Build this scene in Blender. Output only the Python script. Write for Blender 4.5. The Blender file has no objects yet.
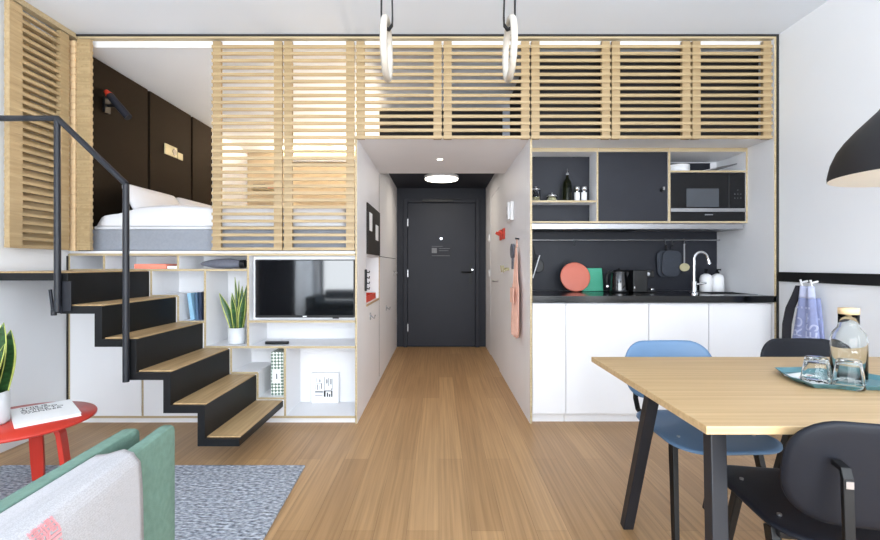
import bpy, math, random
from mathutils import Vector, Matrix
random.seed(7)
sc = bpy.context.scene
col = sc.collection
PI = math.pi
E, F = 1.135, 445.0          # eye height (m), focal length in px of the 880 px frame
FY = 3.18                    # front plane of the built-in facade


def P(px, py, d):            # what a sighting at depth d means in room coordinates
    return Vector(((px - 439) * d / F, d, E - (py - 265) * d / F))


def fx(px, d=FY): return (px - 439) * d / F
def fz(py, d=FY): return E - (py - 265) * d / F


# ------------------------------------------------------------------ materials
def lin(c):
    return tuple((v / 255 / 12.92) if v / 255 <= .04045 else ((v / 255 + .055) / 1.055) ** 2.4 for v in c) + (1,)


def base(name):
    m = bpy.data.materials.new(name)
    m.use_nodes = True
    nt = m.node_tree
    return m, nt, nt.nodes['Principled BSDF']


def N(nt, t, **k):
    n = nt.nodes.new(t)
    for a, v in k.items():
        setattr(n, a, v)
    return n


def pm(name, c, rough=.5, metal=0, var=.05, scale=6, bump=0, bscale=200, coat=0, stretch=(1, 1, 1), spec=.5):
    m, nt, b = base(name)
    tc = N(nt, 'ShaderNodeTexCoord')
    mp = N(nt, 'ShaderNodeMapping')
    mp.inputs['Scale'].default_value = stretch
    nt.links.new(tc.outputs['Object'], mp.inputs[0])
    no = N(nt, 'ShaderNodeTexNoise')
    no.inputs['Scale'].default_value = scale
    nt.links.new(mp.outputs[0], no.inputs['Vector'])
    rp = N(nt, 'ShaderNodeValToRGB')
    l = lin(c)
    rp.color_ramp.elements[0].color = tuple(max(0, v * (1 - var)) for v in l[:3]) + (1,)
    rp.color_ramp.elements[1].color = tuple(min(1, v * (1 + var)) for v in l[:3]) + (1,)
    rp.color_ramp.elements[0].position = .3
    rp.color_ramp.elements[1].position = .7
    nt.links.new(no.outputs[0], rp.inputs[0])
    nt.links.new(rp.outputs[0], b.inputs['Base Color'])
    b.inputs['Roughness'].default_value = rough
    b.inputs['Metallic'].default_value = metal
    b.inputs['Specular IOR Level'].default_value = spec
    b.inputs['Coat Weight'].default_value = coat
    if bump:
        n2 = N(nt, 'ShaderNodeTexNoise')
        n2.inputs['Scale'].default_value = bscale
        nt.links.new(mp.outputs[0], n2.inputs['Vector'])
        bp = N(nt, 'ShaderNodeBump')
        bp.inputs['Strength'].default_value = bump
        bp.inputs['Distance'].default_value = .01
        nt.links.new(n2.outputs[0], bp.inputs['Height'])
        nt.links.new(bp.outputs[0], b.inputs['Normal'])
    return m


def wood(name, c1, c2, axis, rough=.45, fine=60, long=2.0):
    """streaky grain running along the given axis"""
    m, nt, b = base(name)
    tc = N(nt, 'ShaderNodeTexCoord')
    mp = N(nt, 'ShaderNodeMapping')
    s = [fine] * 3
    s[axis] = long
    mp.inputs['Scale'].default_value = s
    nt.links.new(tc.outputs['Object'], mp.inputs[0])
    no = N(nt, 'ShaderNodeTexNoise')
    no.inputs['Scale'].default_value = 1
    no.inputs['Detail'].default_value = 4
    nt.links.new(mp.outputs[0], no.inputs['Vector'])
    rp = N(nt, 'ShaderNodeValToRGB')
    rp.color_ramp.elements[0].color = lin(c1)
    rp.color_ramp.elements[1].color = lin(c2)
    rp.color_ramp.elements[0].position = .3
    rp.color_ramp.elements[1].position = .7
    nt.links.new(no.outputs[0], rp.inputs[0])
    nt.links.new(rp.outputs[0], b.inputs['Base Color'])
    b.inputs['Roughness'].default_value = rough
    return m


def emit(name, c, s):
    m = bpy.data.materials.new(name)
    m.use_nodes = True
    nt = m.node_tree
    nt.nodes.clear()
    e = N(nt, 'ShaderNodeEmission')
    e.inputs[0].default_value = lin(c)
    e.inputs[1].default_value = s
    o = N(nt, 'ShaderNodeOutputMaterial')
    nt.links.new(e.outputs[0], o.inputs[0])
    return m


def glass(name, tint=(250, 253, 252), rough=0.0):
    m, nt, b = base(name)
    b.inputs['Base Color'].default_value = lin(tint)
    b.inputs['Transmission Weight'].default_value = 1
    b.inputs['Roughness'].default_value = rough
    b.inputs['IOR'].default_value = 1.25
    return m


def floor_mat():
    m, nt, b = base('oak_plank_floor')
    tc = N(nt, 'ShaderNodeTexCoord')
    mp = N(nt, 'ShaderNodeMapping')
    mp.inputs['Rotation'].default_value = (0, 0, PI / 2)
    nt.links.new(tc.outputs['Object'], mp.inputs[0])
    br = N(nt, 'ShaderNodeTexBrick')
    br.offset = .37
    br.inputs['Scale'].default_value = 1
    br.inputs['Brick Width'].default_value = 1.9
    br.inputs['Row Height'].default_value = .138
    br.inputs['Mortar Size'].default_value = .0009
    br.inputs['Mortar Smooth'].default_value = .3
    br.inputs['Color1'].default_value = lin((188, 150, 106))
    br.inputs['Color2'].default_value = lin((168, 131, 90))
    br.inputs['Mortar'].default_value = lin((126, 96, 64))
    nt.links.new(mp.outputs[0], br.inputs['Vector'])
    mp2 = N(nt, 'ShaderNodeMapping')
    mp2.inputs['Scale'].default_value = (75, 1.3, 1)
    nt.links.new(tc.outputs['Object'], mp2.inputs[0])
    no = N(nt, 'ShaderNodeTexNoise')
    no.inputs['Scale'].default_value = 1
    no.inputs['Detail'].default_value = 5
    nt.links.new(mp2.outputs[0], no.inputs['Vector'])
    rp = N(nt, 'ShaderNodeValToRGB')
    rp.color_ramp.elements[0].color = (.66, .64, .60, 1)
    rp.color_ramp.elements[1].color = (1.0, 1.0, 1.0, 1)
    rp.color_ramp.elements[0].position = .3
    rp.color_ramp.elements[1].position = .62
    nt.links.new(no.outputs[0], rp.inputs[0])
    mx = N(nt, 'ShaderNodeMix', data_type='RGBA', blend_type='MULTIPLY')
    mx.inputs[0].default_value = .85
    nt.links.new(br.outputs[0], mx.inputs[6])
    nt.links.new(rp.outputs[0], mx.inputs[7])
    nt.links.new(mx.outputs[2], b.inputs['Base Color'])
    b.inputs['Roughness'].default_value = .42
    return m


def rug_mat():
    m, nt, b = base('woven_grey_rug')
    tc = N(nt, 'ShaderNodeTexCoord')
    mp = N(nt, 'ShaderNodeMapping')
    mp.inputs['Scale'].default_value = (34, 75, 1)
    nt.links.new(tc.outputs['Object'], mp.inputs[0])
    vo = N(nt, 'ShaderNodeTexVoronoi')
    vo.inputs['Scale'].default_value = 1
    nt.links.new(mp.outputs[0], vo.inputs['Vector'])
    no = N(nt, 'ShaderNodeTexNoise')
    no.inputs['Scale'].default_value = 1.3
    no.inputs['Detail'].default_value = 3
    nt.links.new(mp.outputs[0], no.inputs['Vector'])
    rp = N(nt, 'ShaderNodeValToRGB')
    rp.color_ramp.elements[0].color = lin((104, 110, 120))
    rp.color_ramp.elements[1].color = lin((186, 191, 200))
    rp.color_ramp.elements[0].position = .36
    rp.color_ramp.elements[1].position = .64
    nt.links.new(no.outputs[0], rp.inputs[0])
    nt.links.new(rp.outputs[0], b.inputs['Base Color'])
    bp = N(nt, 'ShaderNodeBump')
    bp.inputs['Strength'].default_value = .8
    bp.inputs['Distance'].default_value = .01
    nt.links.new(vo.outputs[0], bp.inputs['Height'])
    nt.links.new(bp.outputs[0], b.inputs['Normal'])
    b.inputs['Roughness'].default_value = .95
    return m


def throw_mat():
    """white towelling throw with a fine horizontal rib"""
    m, nt, b = base('white_ribbed_throw')
    tc = N(nt, 'ShaderNodeTexCoord')
    mp = N(nt, 'ShaderNodeMapping')
    mp.inputs['Scale'].default_value = (1, 1, 1)
    nt.links.new(tc.outputs['Object'], mp.inputs[0])
    wv = N(nt, 'ShaderNodeTexWave', bands_direction='Z')
    wv.inputs['Scale'].default_value = 60
    wv.inputs['Distortion'].default_value = 9
    wv.inputs['Detail'].default_value = 2
    wv.inputs['Detail Scale'].default_value = 6
    nt.links.new(mp.outputs[0], wv.inputs['Vector'])
    rp = N(nt, 'ShaderNodeValToRGB')
    rp.color_ramp.elements[0].color = lin((166, 165, 167))
    rp.color_ramp.elements[1].color = lin((184, 183, 186))
    nt.links.new(wv.outputs[0], rp.inputs[0])
    nt.links.new(rp.outputs[0], b.inputs['Base Color'])
    bp = N(nt, 'ShaderNodeBump')
    bp.inputs['Strength'].default_value = .2
    bp.inputs['Distance'].default_value = .004
    nt.links.new(wv.outputs[0], bp.inputs['Height'])
    nt.links.new(bp.outputs[0], b.inputs['Normal'])
    b.inputs['Roughness'].default_value = .95
    return m


def box_pattern_mat():
    """white paper with small diagonal green-black dashes"""
    m, nt, b = base('dashed_paper')
    tc = N(nt, 'ShaderNodeTexCoord')
    mp = N(nt, 'ShaderNodeMapping')
    mp.inputs['Rotation'].default_value = (0, .8, 0)
    mp.inputs['Scale'].default_value = (60, 60, 60)
    nt.links.new(tc.outputs['Object'], mp.inputs[0])
    br = N(nt, 'ShaderNodeTexChecker')
    br.inputs['Scale'].default_value = 1.0
    br.inputs['Color1'].default_value = lin((232, 236, 230))
    br.inputs['Color2'].default_value = lin((92, 112, 98))
    nt.links.new(mp.outputs[0], br.inputs['Vector'])
    nt.links.new(br.outputs[0], b.inputs['Base Color'])
    b.inputs['Roughness'].default_value = .6
    return m


def sheer_mat():
    m = bpy.data.materials.new('sheer_curtain')
    m.use_nodes = True
    nt = m.node_tree
    nt.nodes.clear()
    t = N(nt, 'ShaderNodeBsdfTranslucent')
    t.inputs[0].default_value = lin((235, 238, 242))
    d = N(nt, 'ShaderNodeBsdfDiffuse')
    d.inputs[0].default_value = lin((235, 238, 242))
    mx = N(nt, 'ShaderNodeMixShader')
    mx.inputs[0].default_value = .3
    tr = N(nt, 'ShaderNodeBsdfTransparent')
    m2 = N(nt, 'ShaderNodeMixShader')
    m2.inputs[0].default_value = .55
    o = N(nt, 'ShaderNodeOutputMaterial')
    nt.links.new(t.outputs[0], mx.inputs[1])
    nt.links.new(d.outputs[0], mx.inputs[2])
    nt.links.new(mx.outputs[0], m2.inputs[1])
    nt.links.new(tr.outputs[0], m2.inputs[2])
    nt.links.new(m2.outputs[0], o.inputs[0])
    return m


M = dict(
    wall=pm('white_wall_paint', (236, 238, 241), .75, var=.012, scale=2),
    ceil=pm('white_ceiling_paint', (224, 230, 239), .85, var=.01, scale=2),
    white=pm('white_laminate', (231, 231, 233), .45, var=.012, scale=3),
    hall=pm('warm_white_laminate', (234, 232, 233), .5, var=.015, scale=3),
    ply=wood('plywood_edge', (168, 149, 114), (188, 171, 138), 0, fine=90),
    slat=wood('ash_slat', (158, 135, 98), (180, 157, 119), 0, fine=55, long=3),
    slat_y=wood('ash_slat_along_wall', (158, 135, 98), (180, 157, 119), 1, fine=55, long=3),
    block=wood('ash_spacer', (146, 122, 86), (170, 146, 108), 0, fine=55, long=3),
    table=wood('bamboo_table', (182, 152, 110), (203, 174, 132), 0, .4, fine=70, long=1.5),
    tread=wood('oak_tread', (164, 134, 94), (196, 166, 122), 1, .45, fine=60, long=2),
    floor=floor_mat(), rug=rug_mat(),
    steel_black=pm('black_powder_coat', (15, 16, 18), .45, var=.08, spec=.3),
    rail_black=pm('anthracite_rail', (32, 34, 40), .42, var=.06, spec=.35),
    brown=pm('dark_brown_panel', (30, 23, 16), .75, var=.06, scale=2, spec=.06),
    darkbrown=pm('brown_box_interior', (22, 17, 13), .7, var=.06, scale=2),
    char=pm('charcoal_laminate', (31, 33, 41), .5, var=.05, scale=3, spec=.3),
    door=pm('charcoal_door_paint', (36, 38, 47), .5, var=.04, scale=3, spec=.3),
    doorframe=pm('darker_door_frame', (40, 42, 50), .55, var=.04, scale=3, spec=.3),
    counter=pm('black_polished_worktop', (14, 15, 17), .16, var=.08, scale=30),
    chrome=pm('chrome', (215, 217, 220), .12, 1, var=.02),
    inox=pm('brushed_steel', (168, 168, 171), .34, 1, var=.04, scale=40, stretch=(.05, 1, 1)),
    black=pm('matt_black_plastic', (13, 14, 16), .45, var=.1, spec=.4),
    gloss=pm('black_glass', (12, 13, 16), .05, var=.05, spec=1.0),
    oven=pm('black_oven_glass', (16, 17, 20), .2, var=.05, spec=.3),
    grey=pm('grey_window_glass', (66, 70, 76), .2, var=.05),
    loft_wall=pm('beige_loft_panel', (196, 174, 140), .7, var=.03, scale=4),
    white_p=pm('white_plastic', (235, 235, 236), .35, var=.015),
    ceramic=pm('pale_grey_ceramic', (206, 209, 212), .4, var=.02),
    soil=pm('potting_soil', (70, 54, 40), .95, var=.3, scale=60, bump=.6),
    leaf=pm('dark_green_leaf', (44, 78, 40), .4, var=.5, scale=26, stretch=(1, 1, 2.5)),
    leaf_rim=pm('yellow_green_leaf_rim', (176, 184, 96), .4, var=.15, scale=20),
    red=pm('red_lacquer', (190, 52, 38), .32, var=.04),
    red2=pm('red_plastic', (206, 66, 44), .4, var=.05),
    coral=pm('coral_board', (200, 108, 88), .5, var=.05),
    green=pm('green_board', (58, 160, 128), .5, var=.05),
    mint=pm('mint_wool', (104, 134, 121), .95, var=.1, scale=60, bump=.25, bscale=500),
    blue=pm('sky_blue_shell', (90, 122, 156), .38, var=.03),
    navy=pm('anthracite_shell', (20, 23, 31), .5, var=.05, spec=.25),
    teal=pm('teal_tray', (78, 124, 134), .35, var=.05),
    lilac=pm('lilac_cotton', (148, 157, 198), .9, var=.06, scale=30),
    lilac_hem=pm('pale_lilac_hem', (190, 196, 224), .9, var=.04, scale=30),
    inkblack=pm('black_cotton', (26, 25, 32), .9, var=.1, scale=30),
    pink=pm('pink_linen', (234, 188, 170), .9, var=.06, scale=30),
    bedgrey=pm('grey_bed_fabric', (138, 142, 150), .9, var=.05, scale=60),
    linen=pm('white_bed_linen', (218, 218, 221), .9, var=.015, scale=6, bump=.15, bscale=14),
    throw=throw_mat(),
    throw_pink=pm('pink_woven_motif', (222, 150, 154), .95, var=.1, scale=80),
    ink=pm('black_ink', (24, 24, 26), .6, var=.1),
    inkgrey=pm('grey_print_ink', (120, 122, 126), .6, var=.2, scale=120),
    holder=pm('grey_quilted_cotton', (58, 62, 70), .95, var=.08, scale=60),
    paper=pm('white_paper', (240, 240, 240), .7, var=.012),
    pouch=pm('grey_felt', (98, 100, 110), .9, var=.1, scale=60),
    booknavy=pm('navy_book_cloth', (38, 52, 78), .6, var=.15, scale=20),
    bookblue=pm('pale_blue_book_cloth', (140, 184, 212), .6, var=.08, scale=20),
    bookteal=pm('slate_blue_book_cloth', (72, 100, 130), .6, var=.1, scale=20),
    salmon=pm('salmon_cover', (236, 138, 116), .7, var=.05),
    dash=box_pattern_mat(),
    sage=pm('green_box_side', (108, 132, 98), .6, var=.1),
    ring=pm('pale_birch_ring', (178, 171, 160), .4, var=.04, scale=20),
    strap=pm('black_webbing', (26, 28, 32), .8, var=.15, scale=80),
    shade_out=pm('dark_graphite_shade', (32, 32, 35), .5, var=.05, spec=.35),
    shade_in=pm('white_shade_lining', (246, 243, 234), .5, var=.01),
    cork=pm('pale_wood_stopper', (222, 192, 150), .6, var=.06, scale=40),
    glass=glass('clear_glass'), bottle=glass('olive_glass', (92, 100, 52)),
    water=glass('water', (245, 250, 252)),
    bulb=emit('warm_bulb', (255, 238, 208), 6),
    disc=emit('warm_disc_light', (255, 246, 230), 7),
    spot=emit('downlight_glow', (255, 240, 215), 14),
    led=emit('warm_led_strip', (255, 232, 190), 5),
    curtain=sheer_mat(), drape=pm('charcoal_drape', (36, 38, 44), .95, var=.1),
    sofa=pm('slate_sofa_fabric', (62, 74, 80), .95, var=.1, scale=80),
    gap=pm('shadow_gap_black', (34, 32, 30), .8, var=.05),
    frame_w=pm('window_frame_grey', (92, 95, 100), .5, var=.05),
    khaki=pm('khaki_wood', (176, 168, 132), .6, var=.05),
)


# ------------------------------------------------------------------ mesh builder
class MB:
    def __init__(s):
        s.v, s.f, s.m, s.s = [], [], [], []

    def add(s, verts, faces, m=0, smooth=False):
        o = len(s.v)
        s.v += [Vector(v) for v in verts]
        for i, fc in enumerate(faces):
            s.f.append([o + k for k in fc])
            s.m.append(m[i] if isinstance(m, (list, tuple)) else m)
            s.s.append(smooth)
        return s

    def box(s, x0, x1, y0, y1, z0, z1, m=0, front=None):
        v = [(x, y, z) for x in (x0, x1) for y in (y0, y1) for z in (z0, z1)]
        fs = [(0, 1, 3, 2), (4, 6, 7, 5), (0, 4, 5, 1), (2, 3, 7, 6), (0, 2, 6, 4), (1, 5, 7, 3)]
        return s.add(v, fs, [m, m, m if front is None else front, m, m, m])

    def prism(s, pts, axis, a0, a1, m=0, front=None):
        """polygon pts in the plane across axis, extruded from a0 to a1"""
        def p(u, w, a):
            return {0: (a, u, w), 1: (u, a, w), 2: (u, w, a)}[axis]
        n = len(pts)
        v = [p(u, w, a0) for u, w in pts] + [p(u, w, a1) for u, w in pts]
        fs = [tuple(range(n)), tuple(range(2 * n - 1, n - 1, -1))]
        fs += [(i, n + i, n + (i + 1) % n, (i + 1) % n) for i in range(n)]
        ms = [m if front is None else front] + [m] * (n + 1)
        return s.add(v, fs, ms)

    def tube(s, path, r, n=10, m=0, closed=False, smooth=True, flat=1.0, up=None):
        path = [Vector(p) for p in path]
        k = len(path)
        rs = r if isinstance(r, (list, tuple)) else [r] * k
        rings = []
        ref = Vector(up) if up else None
        for i, p in enumerate(path):
            if closed:
                t = path[(i + 1) % k] - path[i - 1]
            else:
                t = path[min(i + 1, k - 1)] - path[max(i - 1, 0)]
            t.normalize()
            if ref is None:
                ref = Vector((0, 0, 1)) if abs(t.z) < .9 else Vector((0, 1, 0))
            b = t.cross(ref)
            if b.length < 1e-5:
                b = t.cross(Vector((1, .1, 0)))
            b.normalize()
            c = b.cross(t)
            if not up:
                ref = c
            rings.append([p + (b * math.cos(2 * PI * j / n) + c * math.sin(2 * PI * j / n) * flat) * rs[i] for j in range(n)])
        v = [q for rg in rings for q in rg]
        fs = []
        for i in range(k if closed else k - 1):
            a, b2 = i * n, ((i + 1) % k) * n
            for j in range(n):
                fs.append((a + j, a + (j + 1) % n, b2 + (j + 1) % n, b2 + j))
        s.add(v, fs, m, smooth)
        if not closed:
            s.add(rings[0], [tuple(range(n))], m)
            s.add(rings[-1], [tuple(range(n - 1, -1, -1))], m)
        return s

    def bar(s, p, q, w, h, side=(1, 0, 0), w2=None, h2=None, m=0):
        """rectangular bar from p to q; w across the side vector, h across the third axis"""
        p, q = Vector(p), Vector(q)
        t = (q - p).normalized()
        a = Vector(side)
        a = (a - t * a.dot(t)).normalized()
        b = t.cross(a)
        w2 = w if w2 is None else w2
        h2 = h if h2 is None else h2
        v = [p + a * w / 2 * i + b * h / 2 * j for i, j in ((-1, -1), (1, -1), (1, 1), (-1, 1))]
        v += [q + a * w2 / 2 * i + b * h2 / 2 * j for i, j in ((-1, -1), (1, -1), (1, 1), (-1, 1))]
        return s.add(v, [(3, 2, 1, 0), (4, 5, 6, 7), (0, 1, 5, 4), (1, 2, 6, 5), (2, 3, 7, 6), (3, 0, 4, 7)], m)

    def strip(s, path, w, th, side, m=0, smooth=True):
        """flat band following path; width w along side, thickness th"""
        path = [Vector(p) for p in path]
        a = Vector(side).normalized()
        k = len(path)
        ws = w if isinstance(w, (list, tuple)) else [w] * k
        v = []
        for i, p in enumerate(path):
            t = (path[min(i + 1, k - 1)] - path[max(i - 1, 0)]).normalized()
            n = t.cross(a).normalized()
            for u, q in ((-1, -1), (1, -1), (1, 1), (-1, 1)):
                v.append(p + a * ws[i] / 2 * u + n * th / 2 * q)
        fs = []
        for i in range(k - 1):
            o, e = i * 4, i * 4 + 4
            for j in range(4):
                fs.append((o + j, o + (j + 1) % 4, e + (j + 1) % 4, e + j))
        s.add(v, fs, m, False)
        s.add(v[:4], [(3, 2, 1, 0)], m)
        s.add(v[-4:], [(0, 1, 2, 3)], m)
        return s

    def lathe(s, prof, c=(0, 0), n=32, m=0, smooth=True, closed=False):
        v = []
        for r, z in prof:
            for j in range(n):
                a = 2 * PI * j / n
                v.append((c[0] + r * math.cos(a), c[1] + r * math.sin(a), z))
        fs = []
        k = len(prof)
        for i in range(k if closed else k - 1):
            o, e = i * n, ((i + 1) % k) * n
            for j in range(n):
                fs.append((o + j, o + (j + 1) % n, e + (j + 1) % n, e + j))
        s.add(v, fs, m, smooth)
        if not closed:
            if prof[0][0] > 1e-4:
                s.add(v[:n], [tuple(range(n - 1, -1, -1))], m)
            if prof[-1][0] > 1e-4:
                s.add(v[-n:], [tuple(range(n))], m)
        return s

    def pad(s, out, mapf, th, rings=(.25, .5, .75, .9, 1), prof=None, m=0):
        """closed cushion or shell over the outline out=[(a,b)]; mapf(a,b,h) -> point"""
        prof = prof or (lambda t: 1)
        n = len(out)
        ca = sum(p[0] for p in out) / n
        cb = sum(p[1] for p in out) / n
        v = [mapf(ca, cb, th / 2 * prof(0)), mapf(ca, cb, -th / 2 * prof(0))]
        for sgn in (1, -1):
            for t in rings:
                for a, b in out:
                    v.append(mapf(ca + (a - ca) * t, cb + (b - cb) * t, sgn * th / 2 * prof(t)))
        R = len(rings)
        fs = []
        for si, (c0, o) in enumerate(((0, 2), (1, 2 + R * n))):
            def q(*idx):
                fs.append(idx if si == 0 else idx[::-1])
            for j in range(n):
                q(c0, o + j, o + (j + 1) % n)
            for i in range(R - 1):
                for j in range(n):
                    q(o + i * n + j, o + (i + 1) * n + j, o + (i + 1) * n + (j + 1) % n, o + i * n + (j + 1) % n)
        a, b = 2 + (R - 1) * n, 2 + (2 * R - 1) * n
        for j in range(n):
            fs.append((a + j, b + j, b + (j + 1) % n, a + (j + 1) % n))
        return s.add(v, fs, m, True)

    def grid(s, f, nu, nv, m=0):
        v = [f(i / nu, j / nv) for i in range(nu + 1) for j in range(nv + 1)]
        w = nv + 1
        fs = [(i * w + j, (i + 1) * w + j, (i + 1) * w + j + 1, i * w + j + 1) for i in range(nu) for j in range(nv)]
        return s.add(v, fs, m, True)

    def build(s, name, mats, root=None, parent=None, bevel=0, seg=2, solid=0, sub=0, loc=None):
        """one mesh object; vertices are room coordinates, stored relative to the thing's base"""
        if not isinstance(mats, (list, tuple)):
            mats = [mats]
        o0 = Vector(loc) if loc else (root.location.copy() if root else Vector())
        me = bpy.data.meshes.new(name)
        me.from_pydata([tuple(v - o0) for v in s.v], [], s.f)
        for p, mi, sm in zip(me.polygons, s.m, s.s):
            p.material_index = mi
            p.use_smooth = sm
        for mt in mats:
            me.materials.append(mt)
        me.update()
        import bmesh
        bm = bmesh.new()
        bm.from_mesh(me)
        bmesh.ops.recalc_face_normals(bm, faces=bm.faces)
        bm.to_mesh(me)
        bm.free()
        ob = bpy.data.objects.new(name, me)
        col.objects.link(ob)
        if loc:
            ob.location = o0
        par = parent or root
        if par:
            ob.parent = par
        if solid:
            md = ob.modifiers.new('Solidify', 'SOLIDIFY')
            md.thickness = solid
            md.offset = 0
        if sub:
            md = ob.modifiers.new('Subsurf', 'SUBSURF')
            md.levels = md.render_levels = sub
        if bevel:
            md = ob.modifiers.new('Bevel', 'BEVEL')
            md.width = bevel
            md.segments = seg
            md.limit_method = 'ANGLE'
        return ob


def tag(o, label, cat, group=None):
    o['label'], o['category'] = label, cat
    if group:
        o['group'] = group
    return o


def thing(name, label, cat, loc=(0, 0, 0), group=None):
    o = bpy.data.objects.new(name, None)
    o.empty_display_size = .1
    col.objects.link(o)
    o.location = loc
    return tag(o, label, cat, group)


def solo(name, mb, mats, label, cat, loc, group=None, **k):
    return tag(mb.build(name, mats, loc=loc, **k), label, cat, group)


def struct(name, mb, mats, root=None, **k):
    o = mb.build(name, mats, root, **k)
    if root is None:
        o['kind'] = 'structure'
    return o


def copy_tree(o, parent=None):
    c = o.copy()
    col.objects.link(c)
    if parent:
        c.parent = parent
    for ch in list(o.children):
        copy_tree(ch, c)
    return c


def text(body, name, size, mat, parent, matrix, extrude=.0006, align='LEFT', spacing=1.0):
    cu = bpy.data.curves.new(name, 'FONT')
    cu.body = body
    cu.size = size
    cu.extrude = extrude
    cu.align_x = align
    cu.space_line = spacing
    cu.materials.append(mat)
    o = bpy.data.objects.new(name + '_curve', cu)
    col.objects.link(o)
    bpy.context.view_layer.update()
    me = bpy.data.meshes.new_from_object(o.evaluated_get(bpy.context.evaluated_depsgraph_get()))
    bpy.data.objects.remove(o)
    o = bpy.data.objects.new(name, me)
    if not me.materials:
        me.materials.append(mat)
    col.objects.link(o)
    o.parent = parent
    o.matrix_local = matrix
    return o


def rrect(x0, x1, y0, y1, r, seg=6):
    pts = []
    for cx, cy, a0 in ((x1 - r, y1 - r, 0), (x0 + r, y1 - r, PI / 2), (x0 + r, y0 + r, PI), (x1 - r, y0 + r, 1.5 * PI)):
        for i in range(seg + 1):
            a = a0 + PI / 2 * i / seg
            pts.append((cx + r * math.cos(a), cy + r * math.sin(a)))
    return pts


def densify(pts, maxd):
    out = []
    for i, p in enumerate(pts):
        q = pts[(i + 1) % len(pts)]
        d = math.hypot(q[0] - p[0], q[1] - p[1])
        k = max(1, int(d / maxd))
        for j in range(k):
            out.append((p[0] + (q[0] - p[0]) * j / k, p[1] + (q[1] - p[1]) * j / k))
    return out


def arc(c, r, a0, a1, n, plane='xz'):
    res = []
    for i in range(n + 1):
        a = a0 + (a1 - a0) * i / n
        u, w = r * math.cos(a), r * math.sin(a)
        res.append(Vector(c) + (Vector((u, 0, w)) if plane == 'xz' else Vector((0, u, w)) if plane == 'yz' else Vector((u, w, 0))))
    return res


# ------------------------------------------------------------------ the setting
HL, HR, HS = -.585, .65, 2.04
XL, XR, YN, YF, ZC = -2.66, 2.414, -2.95, 6.18, 2.775
struct('floor', MB().box(XL - .1, XR + .1, YN - .1, YF + .1, -.1, 0), M['floor'])
struct('ceiling', MB().box(XL - .1, XR + .1, YN - .1, FY + .03, ZC, ZC + .1), M['ceil'])
LW = (-2.80, -1.65)          # left-wall window opening, added unseen behind the viewer for fill light
RW = (-2.60, -.20)           # right-wall window opening, unseen, added to light surfaces facing it
w = MB().box(XL - .1, XL, LW[1], YF + .1, 0, ZC + .1).box(XL - .1, XL, YN - .1, LW[0], 0, ZC + .1)
w.box(XL - .1, XL, LW[0], LW[1], 0, .12).box(XL - .1, XL, LW[0], LW[1], 2.62, ZC + .1)
struct('wall_left', w, M['wall'])
w = MB().box(XR, XR + .1, RW[1], FY + .75, 0, ZC + .1).box(XR, XR + .1, YN - .1, RW[0], 0, ZC + .1)
w.box(XR, XR + .1, RW[0], RW[1], 0, .12).box(XR, XR + .1, RW[0], RW[1], 2.62, ZC + .1)
struct('wall_right', w, M['wall'])
for n_, xw, (y0_, y1_) in ((2, XL - .08, LW), (3, XR + .03, RW)):
    w = MB().box(xw, xw + .05, y0_, y0_ + .05, .12, 2.62).box(xw, xw + .05, y1_ - .05, y1_, .12, 2.62)
    w.box(xw, xw + .05, y0_ + .05, y1_ - .05, .12, .17).box(xw, xw + .05, y0_ + .05, y1_ - .05, 2.57, 2.62)
    w.box(xw, xw + .05, (y0_ + y1_) / 2 - .03, (y0_ + y1_) / 2 + .03, .17, 2.57)
    struct('window_%d' % n_, w, M['frame_w'])  # unseen frames of the two added side windows
struct('ceiling_loft', MB().box(XL, XR, FY + .035, YF, 2.705, ZC + .1), M['ceil'])
struct('wall_far_loft', MB().box(XL, HL - .016, YF, YF + .1, 1.2, ZC).box(HL - .016, XR, YF, YF + .1, 2.251, ZC), M['loft_wall'])
# window wall behind the camera
wx0, wx1, wz0, wz1 = -2.5, 2.3, .12, 2.62
w = MB()
w.box(XL - .1, wx0, YN - .1, YN, 0, ZC).box(wx1, XR + .1, YN - .1, YN, 0, ZC)
w.box(wx0, wx1, YN - .1, YN, 0, wz0).box(wx0, wx1, YN - .1, YN, wz1, ZC)
struct('wall_near', w, M['wall'])
w = MB()
for x in (wx0, -.93, .7, wx1 - .06):
    w.box(x, x + .06, YN - .09, YN - .03, wz0, wz1)
w.box(wx0, wx1, YN - .09, YN - .03, wz0, wz0 + .06).box(wx0, wx1, YN - .09, YN - .03, wz1 - .06, wz1)
struct('window_1', w, M['frame_w'])
# skirting
struct('baseboard_left', MB().box(XL, XL + .016, YN, FY - .01, 0, .085), M['white'], bevel=.002)
struct('baseboard_right', MB().box(XR - .016, XR, YN, FY - .02, 0, .085), M['white'], bevel=.002)
# dark shadow gaps and ply trim round the facade
struct('trim_1', MB().box(fx(67), XR, FY - .021, FY + .03, 2.759, ZC - .001), M['gap'])
struct('trim_2', MB().box(2.396, XR - .0005, FY - .021, FY + .03, 0, 2.759), M['gap'])
struct('trim_3', MB().box(XL, XL + .012, FY - .004, FY + .03, 0, 1.2), M['gap'])
struct('trim_4', MB().box(XL + .01, 2.395, FY - .02, FY + .02, 2.744, 2.758), M['ply'])
struct('trim_5', MB().box(2.380, 2.395, FY - .02, FY + .66, 0, 2.743, 0, 1), [M['white'], M['ply']])
struct('trim_6', MB().box(XL + .01, 2.38, FY + .022, FY + .034, 2.70, 2.762), M['white'])

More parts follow.
